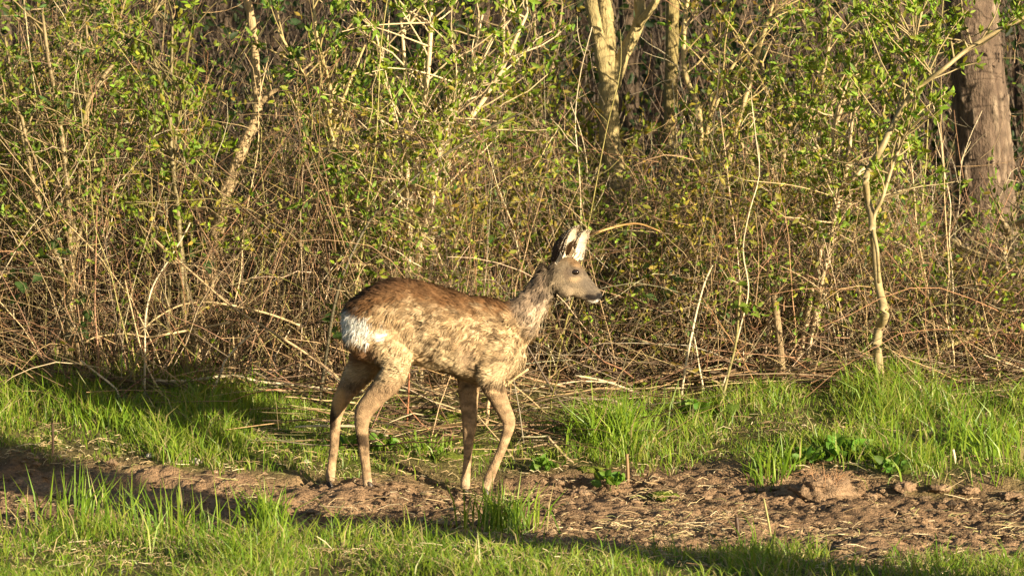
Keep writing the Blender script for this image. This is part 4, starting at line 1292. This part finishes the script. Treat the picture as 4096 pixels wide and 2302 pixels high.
for px, py, y, kind, lab in SPRIGS:
    c = U(px, py, y)
    root = thing('bramble_sprig', lab, 'bramble', c, 'bramble sprigs')
    m = Mesh()
    m.tube([[0, 0, .05], [.01, .03, -.05], [.03, .12, -.2], [.02, .2, -.42]], [.0015, .002, .0026, .003], (.16, .11, .05), 5, 14)
    obj('stem', m.mesh('sprig_stem', M_CANE), root)
    for k in range(7):
        o = obj('leaf', LEAFM[kind], root)
        o.location = (rng.normal(0, .022), rng.normal(-.01, .02), .05 - .022 * k + rng.normal(0, .01))
        s = rng.uniform(.75, 1.25); o.scale = (s, s, s)
        o.rotation_euler = (rng.uniform(-.9, .5), rng.normal(0, .5), rng.uniform(0, 6.28))


# ------------------------------------------------------------------ trees of the wood behind
WOOD_LABEL = {k: (v, 0) for k, v in {620: 'behind the slender dark-stemmed shrub', 740: 'between the dark-stemmed shrub and the leaning sapling', 1110: 'just past the leaning sapling', 1440: 'behind the olive-barked shrub',
              2000: 'behind the leafy hazel tips', 2240: 'between the hazel and the forked tree', 2430: 'seen through the forked tree', 2560: 'between the forked tree and the straight tree', 2900: 'behind the slim yellowish stems',
              3080: 'behind the dense bright green shrub', 3300: 'behind the small pale many-stemmed bush', 3560: 'behind the curved sapling', 300: 'behind the fan-shaped shrub', 60: 'at the outer side of the fan-shaped shrub',
              1700: 'behind the middle of the leafy hazel', 1250: 'far behind the olive-barked shrub', 4060: 'behind the thick pine trunk', 2780: 'far behind the straight tree', 880: 'far behind the leaning sapling', 3420: 'far behind the curved sapling'}.items()}


def wood():
    rng = np.random.default_rng(91)
    spots = [(620, 7.5, 26, 'slim'), (740, 9.0, 20, 'slim'), (1110, 6.5, 24, 'stout'), (1440, 8.5, 22, 'slim'), (2000, 6.0, 42, 'stout'), (2240, 7.5, 30, 'stout'), (2430, 9, 22, 'slim'), (2560, 6.5, 34, 'stout'),
             (2900, 7.0, 30, 'stout'), (3080, 6.0, 32, 'stout'), (3300, 8.5, 26, 'slim'), (3560, 7.5, 30, 'stout'), (300, 8.0, 26, 'slim'), (60, 6.5, 30, 'stout'), (1700, 10, 26, 'slim'), (1250, 11, 22, 'slim'),
             (4060, 8.5, 30, 'stout'), (2780, 11, 24, 'slim'), (880, 12, 30, 'stout'), (3420, 12, 28, 'slim')]
    for px, y, r, kind in spots:
        b = U(px, 1100, y); x = float(b[0]); z0 = float(ground(x, y)) - .1
        h = 8.5; rr = r * mpp(y)
        lean = rng.normal(0, .25)
        lab, grp = WOOD_LABEL[px]
        root = thing('woodland_tree', f'{kind} dark shaded tree trunk in the wood {lab}', 'tree', (x, y, z0), 'shaded trees in the wood')
        m = Mesh()
        t = np.linspace(0, 1, 6)
        P = np.stack([lean * t + np.cumsum(rng.normal(0, .03, 6)), rng.normal(0, .04, 6), t * h], -1)
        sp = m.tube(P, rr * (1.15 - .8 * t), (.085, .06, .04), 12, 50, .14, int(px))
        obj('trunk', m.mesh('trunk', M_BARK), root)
        mb, ml = Mesh(), Mesh()
        tp, dd = side_twigs(mb, sp, rng, 26, 1.5, .02, (.15, .11, .07), .3, 6, .42)
        obj('branches', mb.mesh('branches', M_BARK), root)
        twig_leaves(ml, tp, dd, rng, 16, .07, LEAFG)
        tag(obj('crown', ml.mesh('crown', M_LEAF), root), kind='stuff')


wood()
# undergrowth between the trunks: dense leafy mass added to block sun, leaves darkened to stand for shade
def undergrowth():
    rng = np.random.default_rng(95)
    N = 9000
    x = rng.uniform(-5, 5, N); y = 3.3 + rng.beta(1, 2.2, N) * 9
    z = ground(x, y) + rng.beta(1, 1.2, N) * 3.2
    p = np.stack([x, y, z], -1)
    k = fbm(p, 1.2, 97, 2) > .42
    p = p[k]; N = len(p)
    p = np.repeat(p, 4, 0) + rng.normal(0, .06, (N * 4, 3))
    c = leaf_cols(N * 4, (.028, .05, .014), rng)  # near-black leaf colour stands in for canopy shade
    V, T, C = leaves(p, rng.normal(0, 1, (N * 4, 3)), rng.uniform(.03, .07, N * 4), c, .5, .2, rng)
    tag(obj('undergrowth', make_mesh('undergrowth', V, T, C, M_LEAF)), 'leafy undergrowth darkened to look shaded between the trunks', 'undergrowth', kind='stuff')
    N = 1800
    x = rng.uniform(-5, 5, N); y = rng.uniform(4.5, 12, N)
    K = 6
    P = np.empty((N, K, 3)); P[:, 0] = np.stack([x, y, ground(x, y)], -1)
    d = np.stack([rng.normal(0, .35, N), rng.normal(0, .3, N), np.ones(N)], -1)
    L = rng.uniform(.8, 2.8, N)
    for i in range(1, K):
        d = d + rng.normal(0, .1, d.shape); d /= np.linalg.norm(d, axis=1, keepdims=True)
        P[:, i] = P[:, i - 1] + d * (L / (K - 1))[:, None]
    R = rng.uniform(.002, .008, N)[:, None] * np.linspace(1, .4, K)[None]
    V, F = bulk_tubes(P, R, 3)
    c = np.repeat(np.array([.075, .052, .034])[None] * rng.uniform(.6, 1.3, (N, 1)), K * 3, 0)  # stems coloured dark in place of the shade deep in the wood
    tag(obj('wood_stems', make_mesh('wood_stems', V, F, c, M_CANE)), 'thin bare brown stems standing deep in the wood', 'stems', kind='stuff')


undergrowth()

# ------------------------------------------------------------------ grass, straw, clods
def blades(p, h, lean, width, cols, rng, droop=.35):
    """grass blades: 5 vertices, bending over towards the tip"""
    N = len(p)
    a = rng.uniform(0, 6.283, N)
    dirv = np.stack([np.cos(a), np.sin(a), np.zeros(N)], -1) * lean[:, None] + np.array([-.10, .05, 0]) * lean[:, None]
    side = np.stack([-np.sin(a), np.cos(a), np.zeros(N)], -1)
    fc = rng.random(N) < .6
    side[fc] = np.array([1, 0, 0]) + rng.normal(0, .3, (int(fc.sum()), 3)) * np.array([0, 1, 0])
    up = np.array([0, 0, 1.0])
    t1, t2 = .5, 1.0
    m = p + up * (h * t1 * (1 - .15 * lean))[:, None] + dirv * (h * t1 * .55)[:, None]
    e = p + up * (h * (t2 - droop * lean))[:, None] + dirv * (h * 1.05)[:, None]
    q = p * .25 + m * .5 + e * .25 + (m - (p + e) / 2) * .35
    w = width[:, None]
    V = np.stack([p - side * w * .8, p + side * w * .8, m - side * w, m + side * w, e], 1).reshape(-1, 3)
    b = np.arange(N)[:, None] * 5
    F4 = b + np.array([[0, 1, 3, 2]]); F3 = b + np.array([[2, 3, 4]])
    cc = np.stack([cols * .85, cols * .85, cols, cols, np.clip(cols * 1.12, 0, .7)], 1).reshape(-1, 3)
    return V, F4, F3, cc


GR = np.array([(.14, .245, .018), (.18, .275, .022), (.22, .30, .03), (.11, .20, .018), (.26, .29, .05)])


def grass_field(name, label, pts, hfun, rng, straw=.1, lean=.45, clump=True):
    x, y = pts
    z = ground(x, y) - .006
    h = hfun(x, y) * rng.uniform(.4, 1.1, len(x)) * np.where(rng.random(len(x)) < .10, 1.6, 1.0)
    c = GR[rng.integers(0, len(GR), len(x))] * rng.uniform(.75, 1.2, (len(x), 1))
    k = rng.random(len(x)) < straw
    c[k] = np.array([.42, .35, .17]) * rng.uniform(.7, 1.15, (int(k.sum()), 1))
    ln = np.clip(rng.normal(lean, .22, len(x)), .05, 1.1)
    ln[k] += .3
    V, F4, F3, cc = blades(np.stack([x, y, z], -1), h, ln, rng.uniform(.0009, .0018, len(x)) + h * .004, c, rng)
    tag(obj(name, make_mesh(name, V, [F4, F3], cc, M_GRASS)), label, 'grass', kind='stuff')


def rows_to_y(px, rows):
    return np.array([G(a, b)[1] for a, b in zip(px, rows)])


def scatter(N, x0, x1, y0, y1, keep, rng):
    x = rng.uniform(x0, x1, N); y = rng.uniform(y0, y1, N)
    k = keep(x, y)
    return x[k], y[k]


def grass_all():
    rng = np.random.default_rng(101)
    # foreground sward
    def kf(x, y):
        d = (y - track_c(x)) / track_h(x)
        n = fbm(np.stack([x, y, 0 * x], -1), 3.5, 111, 3) - .5
        return (d < -.86 + n * .6) & (rng.random(len(x)) < .6 + n * 1.8)
    fx, fy = scatter(70000, -2.3, 2.3, -3.4, -.5, kf, rng)
    def hf(x, y):
        n = fbm(np.stack([x, y, 0 * x], -1), 4, 115, 2)
        return .03 + .085 * np.clip((n - .25) / .5, 0, 1) ** 1.3 + .02 * sstep(-.2, -1.2, x) * sstep(.35, .7, n)
    grass_field('foreground_grass', 'short fresh green grass on the near side of the dirt track', (fx, fy), hf, rng, .20, .6)
    # tall blades overhanging the track on one side
    def kt(x, y):
        d = (y - track_c(x)) / track_h(x)
        return (d < -.82) & (d > -1.5) & (rng.random(len(x)) < np.interp(x, [-2.3, -1.2, -.3, 2.3], [.9, .55, .25, .12]))
    tx, ty = scatter(2600, -2.3, 2.3, -2.3, -.2, kt, rng)
    grass_field('tall_grass', 'tall thin grass blades along the near edge of the dirt track', (tx, ty), lambda x, y: np.interp(x, [-2.3, -1, 0, 2.3], [.20, .18, .13, .11]), rng, .10, .35)
    # bank behind the track
    def kb(x, y):
        d = (y - track_c(x)) / track_h(x)
        n = fbm(np.stack([x, y, 0 * x], -1), 4.2, 121, 3) - .5
        px = W / 2 + x * FPX / (CAM_D + y)
        dens = np.interp(px, [-200, 250, 700, 1250, 1450, 1700, 2100, 2350, 2700, 2900, 3200, 4300], [.5, 1, 1.2, 1.1, .5, .2, .25, .8, .6, .8, 1.1, 1.1])
        top = np.interp(px, [0, 700, 1300, 1700, 2200, 2600, 3200, 3600, 4096], [1.4, 1.4, 1.25, .95, 1.1, 1.15, 1.2, 1.4, 1.35])
        return (d > .92 + n * .7) & (y < top + n * .5) & (rng.random(len(x)) < dens * (.62 + n * 2.4))
    bx, by = scatter(105000, -2.7, 2.7, -.3, 2.3, kb, rng)
    def hb(x, y):
        px = W / 2 + x * FPX / (CAM_D + y)
        n = fbm(np.stack([x, y, 0 * x], -1), 3.3, 125, 2)
        n = np.clip((n - .28) / .44, 0, 1)
        return np.interp(px, [0, 400, 1000, 1400, 1700, 2200, 2450, 2900, 3200, 3600, 4200], [.13, .16, .13, .08, .05, .08, .11, .09, .10, .12, .11]) * (.25 + 1.0 * n)
    grass_field('bank_grass', 'lush bright green grass on the bank between the dirt track and the thicket', (bx, by), hb, rng, .15, .5)


grass_all()


# ---- grass tussocks that stand out
def tussock(px, py, n, h, label, seed, spread=.05, lean=.5, straw=.05):
    rng = np.random.default_rng(seed)
    g = G(px, py)
    p = np.stack([rng.normal(0, spread, n), rng.normal(0, spread, n), np.zeros(n)], -1)
    p[:, 2] = ground(g[0] + p[:, 0], g[1] + p[:, 1]) - g[2] - .01
    c = GR[rng.integers(0, 4, n)] * rng.uniform(.8, 1.2, (n, 1))
    k = rng.random(n) < straw
    c[k] = np.array([.42, .35, .17])
    V, F4, F3, cc = blades(p, h * rng.uniform(.55, 1.15, n), np.clip(rng.normal(lean, .25, n), .05, 1.2), rng.uniform(.0018, .0034, n), c, rng)
    root = thing('grass_tussock', label, 'tussock', g, 'grass tussocks')
    tag(obj('blades', make_mesh('tussock_blades', V, [F4, F3], cc, M_GRASS), root), kind='stuff')


tussock(2460, 1790, 260, .26, 'tall bright grass tussock behind the track, just ahead of the deer front legs', 1, .07)
tussock(1070, 2130, 80, .20, 'splayed grass tussock at the near edge of the track below the deer hind legs', 2, .035)
tussock(2010, 2120, 150, .20, 'dark shaded grass tussock at the near edge of the track below the deer front hooves', 3, .06)
tussock(3090, 1890, 110, .15, 'grass tussock leaning over the far edge of the dirt by the green cane', 4, .05)
tussock(3560, 1850, 160, .12, 'broad lush tussock on the bank above the root clod', 5, .10)
tussock(330, 2110, 70, .24, 'tall thin-bladed tussock in the sunny foreground grass', 6, .10, .3)
tussock(720, 2150, 60, .22, 'upright tussock between the tall thin-bladed one and the splayed one', 7, .09, .35)
tussock(1690, 1810, 70, .10, 'small tussock growing between the deer legs', 8, .05)
tussock(480, 1700, 200, .14, 'round tussock on the grassy bank under the dark fallen limb', 9, .10)
tussock(3950, 1800, 240, .18, 'dense tussock on the bank at the far end of the track', 10, .12)


# ---- straw and dead stalk litter on the ground
def litter():
    rng = np.random.default_rng(131)
    N = 20000
    x = rng.uniform(-2.4, 2.4, N); y = rng.uniform(-2.3, 1.7, N)
    d = np.abs(y - track_c(x)) / track_h(x)
    n = fbm(np.stack([x, y, 0 * x], -1), 4, 133, 2)
    pr = np.where(d < .8, .16 + .6 * sstep(.5, .7, n), np.where(d < 1.6, .8, .35)) * (.3 + 1.2 * n)
    pr = pr * np.where((x < -.6) & (d < .7), .45, 1)
    k = rng.random(N) < pr
    x, y = x[k], y[k]; N = len(x)
    a = rng.uniform(0, 6.283, N); L = rng.gamma(2.2, .016, N) + .008
    dv = np.stack([np.cos(a), np.sin(a) * .8, rng.normal(0, .16, N)], -1)
    p = np.stack([x, y, ground(x, y) + rng.uniform(-.004, .016, N)], -1)
    mid = p + dv * (L / 2)[:, None] + rng.normal(0, .004, (N, 3)); e = p + dv * L[:, None]
    mid[:, 2] += .004
    P = np.stack([p, mid, e], 1)
    R = rng.uniform(.0007, .0019, N)[:, None] * np.array([1, 1, .6])[None]
    V, F = bulk_tubes(P, R, 3)
    c = np.array([(.52, .40, .22), (.40, .28, .15), (.62, .52, .33), (.26, .17, .09), (.33, .33, .12)])[rng.choice(5, N, p=[.34, .25, .16, .15, .10])] * rng.uniform(.75, 1.15, (N, 1))
    tag(obj('straw_litter', make_mesh('straw_litter', V, F, np.repeat(c, 9, 0), M_CANE)), 'loose straw and broken stalks strewn over the dirt', 'straw', kind='stuff')
    # crumbs of earth
    N = 17000
    x = rng.uniform(-2.3, 2.3, N); y = rng.uniform(-2.2, .9, N)
    k = rng.random(N) < track_mask(x, y) * .9
    x, y = x[k], y[k]; N = len(x)
    ico = np.array([[0, 0, 1], [.9, 0, .4], [.28, .85, .4], [-.72, .52, .4], [-.72, -.52, .4], [.28, -.85, .4], [0, 0, -.5]])
    fc = np.array([[0, 1, 2], [0, 2, 3], [0, 3, 4], [0, 4, 5], [0, 5, 1], [6, 2, 1], [6, 3, 2], [6, 4, 3], [6, 5, 4], [6, 1, 5]])
    s = rng.gamma(1.6, .0036, N)
    V = ico[None] * s[:, None, None] * rng.uniform(.6, 1.3, (N, 7, 1)) * np.array([1.2, 1, .8])
    V = V + np.stack([x, y, ground(x, y) - .002], -1)[:, None]
    F = (np.arange(N)[:, None, None] * 7 + fc[None]).reshape(-1, 3)
    c = np.repeat(np.array([.25, .17, .105])[None] * rng.uniform(.65, 1.2, (N, 1)), 7, 0)
    tag(obj('soil_crumbs', make_mesh('soil_crumbs', V.reshape(-1, 3), F, c, M_SOIL, False)), 'crumbs of loose brown earth on the track', 'soil', kind='stuff')


litter()


def lump(name, label, cat, px, py, size, col, mat, seed, squash=.55, rough=.5, group=None, freq=3.0, seg=28):
    g = G(px, py)
    nu, nv = seg // 2, seg
    th = np.linspace(.001, math.pi - .001, nu)[:, None]; ph = np.linspace(0, 2 * math.pi, nv, endpoint=False)[None]
    D = np.stack([np.sin(th) * np.cos(ph), np.sin(th) * np.sin(ph), np.cos(th) * np.ones_like(ph)], -1).reshape(-1, 3)
    k = 1 + rough * (fbm(D, freq, seed, 4) - .5) * 2 + rough * .5 * (fbm(D, freq * 4, seed + 9, 3) - .5)
    V = D * k[:, None] * size * np.array([1.25, .85, squash])
    i, j = np.meshgrid(np.arange(nu - 1), np.arange(nv), indexing='ij')
    F = np.stack([i * nv + j, (i + 1) * nv + j, (i + 1) * nv + (j + 1) % nv, i * nv + (j + 1) % nv], -1).reshape(-1, 4)
    c = np.array(col)[None] * (.65 + .7 * fbm(V, 30 / max(size, .02) * .05, seed + 3, 3))[:, None]
    o = obj(name, make_mesh(name, V, F, c, mat), None, Vector((g + np.array([0, 0, size * squash * .15])).tolist()))
    return tag(o, label, cat, group)


EARTH = (.24, .16, .10)
def root_clod():
    g = G(3290, 1985)
    root = thing('root_clod', 'big torn-up clod of earth with fine roots at the dirt track edge', 'clod', g)
    o = lump('earth', None, None, 3290, 1985, .088, EARTH, M_SOIL, 5, .62, .55, seg=56)
    o.parent = root; o.location = (0, 0, .015)
    rng = np.random.default_rng(6)
    m = Mesh()
    for k in range(70):
        a = rng.uniform(-.9, .9); p = np.array([math.sin(a) * .07 + .01, rng.normal(-.01, .03), .045 + rng.normal(0, .012)])
        d = np.array([math.sin(a) * .8 + rng.normal(0, .3), rng.normal(-.2, .4), .8]); d /= np.linalg.norm(d)
        l = rng.uniform(.03, .085)
        q = np.array([p, p + d * l * .5 + rng.normal(0, .006, 3), p + d * l + rng.normal(0, .012, 3) - [0, 0, .015]])
        V, F = bulk_tubes(q[None], np.array([[.0011, .0009, .0005]]), 3)
        m.add(V, F, np.array((.36, .20, .10)) * rng.uniform(.6, 1.2))
    tag(obj('roots', m.mesh('roots', M_CANE), root), kind='stuff')


root_clod()
CL = 'earth clods on the dirt track'
CLOD_PLACE = [(700, 'behind the tall thin-bladed tussock'), (1300, 'beside the shadow of the deer hind leg'), (1650, 'near the deer hind hooves'), (1950, 'near the deer front hooves'), (2450, 'just ahead of the deer front hooves'),
              (2900, 'near the moss cushion on the dirt'), (3200, 'near the green stalk in the dirt'), (3560, 'beside the root clod'), (9999, 'along the dug bank edge past the root clod')]
for i, (px, py, s) in enumerate([(2110, 1990, .035), (2320, 1975, .04), (3620, 1950, .05), (3760, 1955, .045), (3880, 1965, .04), (1420, 1965, .035), (1560, 1985, .03), (1700, 1975, .028), (520, 1905, .03), (3000, 1960, .032),
                                 (3480, 1985, .03), (3700, 2120, .04), (3900, 2150, .035), (3380, 2150, .032), (2820, 1990, .03), (4040, 1990, .05), (1200, 1900, .025), (860, 1890, .028), (2540, 2010, .026), (1820, 2010, .03)]):
    where = next(w for lim, w in CLOD_PLACE if px < lim)
    lump('earth_clod', 'small crumbly brown clod of earth ' + where, 'clod', px, py, s * .72, EARTH, M_SOIL, 300 + i, .5, .85, CL)
for px, py, s, lab in [(602, 1822, .014, 'small white stone at the grassy edge of the track'), (786, 1850, .019, 'larger creamy white stone at the grassy edge of the track'), (1226, 1848, .012, 'tiny pale stone near the deer hind leg shadow')]:
    lump('white_stone', lab, 'stone', px, py, s, (.62, .55, .45), M_STONE, int(px), .8, .35)
MO = (.13, .165, .018)
for px, py, s, lab in [(1765, 1672, .075, 'bright green moss cushion in the twigs under the deer belly'), (1800, 1830, .05, 'low moss cushion just behind the straight front leg'), (2650, 1985, .045, 'bright moss cushion on the dirt ahead of the deer'),
                       (2360, 1880, .04, 'small moss cushion beside the split pale branch'), (1900, 1815, .04, 'little moss cushion between the two front legs')]:
    lump('moss_cushion', lab, 'moss', px, py, s, MO, M_MOSS, int(px), .35, .5, freq=5, seg=40)


# ---- low herbs on the bank
def herb(px, py, label, seed, size=.05, n=26, base=(.12, .22, .03)):
    rng = np.random.default_rng(seed)
    g = G(px, py)
    root = thing('herb_rosette', label, 'herb', g, 'low herbs on the bank')
    a = rng.uniform(0, 6.283, n)
    d = np.stack([np.cos(a), np.sin(a), rng.uniform(.2, 1.2, n)], -1)
    p = np.stack([rng.normal(0, size * .5, n), rng.normal(0, size * .5, n), rng.uniform(0, size * .7, n)], -1)
    V, T, C = leaves(p, d, rng.uniform(.5, 1.1, n) * size, leaf_cols(n, base, rng, .18), .6, .3, rng)
    obj('leaves', make_mesh('herb_leaves', V, T, C, M_LEAF), root)
    m = Mesh()
    m.tube([[0, 0, -.02], [.003, 0, size * .4], [.0, .004, size * .8]], [.003, .0025, .0015], (.12, .16, .04), 5, 8)
    obj('stem', m.mesh('herb_stem', M_LEAF), root)


for i, (px, py, lab) in enumerate([(1395, 1800, 'leafy herb tuft between the deer hind legs'), (1540, 1795, 'green herb leaves behind the deer hind leg'), (2180, 1885, 'feathery green herb by the split pale branch'),
                                   (2440, 1940, 'pale green herb on the edge of the bank ahead of the deer'), (3400, 1830, 'broad dark herb patch under the lush tussock'), (3250, 1850, 'dark green herb leaves next to the root clod'),
                                   (2790, 1680, 'yellow-green herb clump at the foot of the bleached stalk'), (860, 1700, 'leafy herb in the bank grass under the upright dead stem'), (3560, 1890, 'trailing herb hanging over the dug edge of the bank')]):
    herb(px, py, lab, 400 + i, .05 + .02 * (i in (4, 6)), 30 + 30 * (i in (4, 5, 6)))


# ------------------------------------------------------------------ trees behind the photographer whose long shadows cross the track
def shade_tree(t, gx, gy, r, label, seed, crown_z, crown_n, spread):
    rng = np.random.default_rng(seed)
    x = gx + math.sin(az) * t; y = gy - math.cos(az) * t
    z0 = float(ground(x, y))
    root = thing('field_tree', label, 'tree', (x, y, z0 - .05))
    m = Mesh()
    P = np.array([[0, 0, 0], [.02, .03, 1.5], [-.03, 0, 3], [.04, .02, 5], [0, 0, 7.5]])
    sp = m.tube(P, [r * 1.15, r, r * .95, r * .8, r * .35], (.17, .12, .075), 14, 50, .14, seed)
    obj('trunk', m.mesh('trunk', M_BARK), root)
    mb, ml = Mesh(), Mesh()
    tp, dd = side_twigs(mb, sp, rng, 40, spread, .03, (.17, .12, .075), .35, 6, crown_z)
    obj('branches', mb.mesh('branches', M_BARK), root)
    twig_leaves(ml, tp, dd, rng, crown_n, .07, LEAFG)
    tag(obj('crown', ml.mesh('crown', M_LEAF), root), kind='stuff')


a1 = G(900, 2055)
shade_tree(9.0, a1[0], a1[1], .26, 'field tree behind the photographer shading the near edge of the track', 61, .62, 14, 1.6)
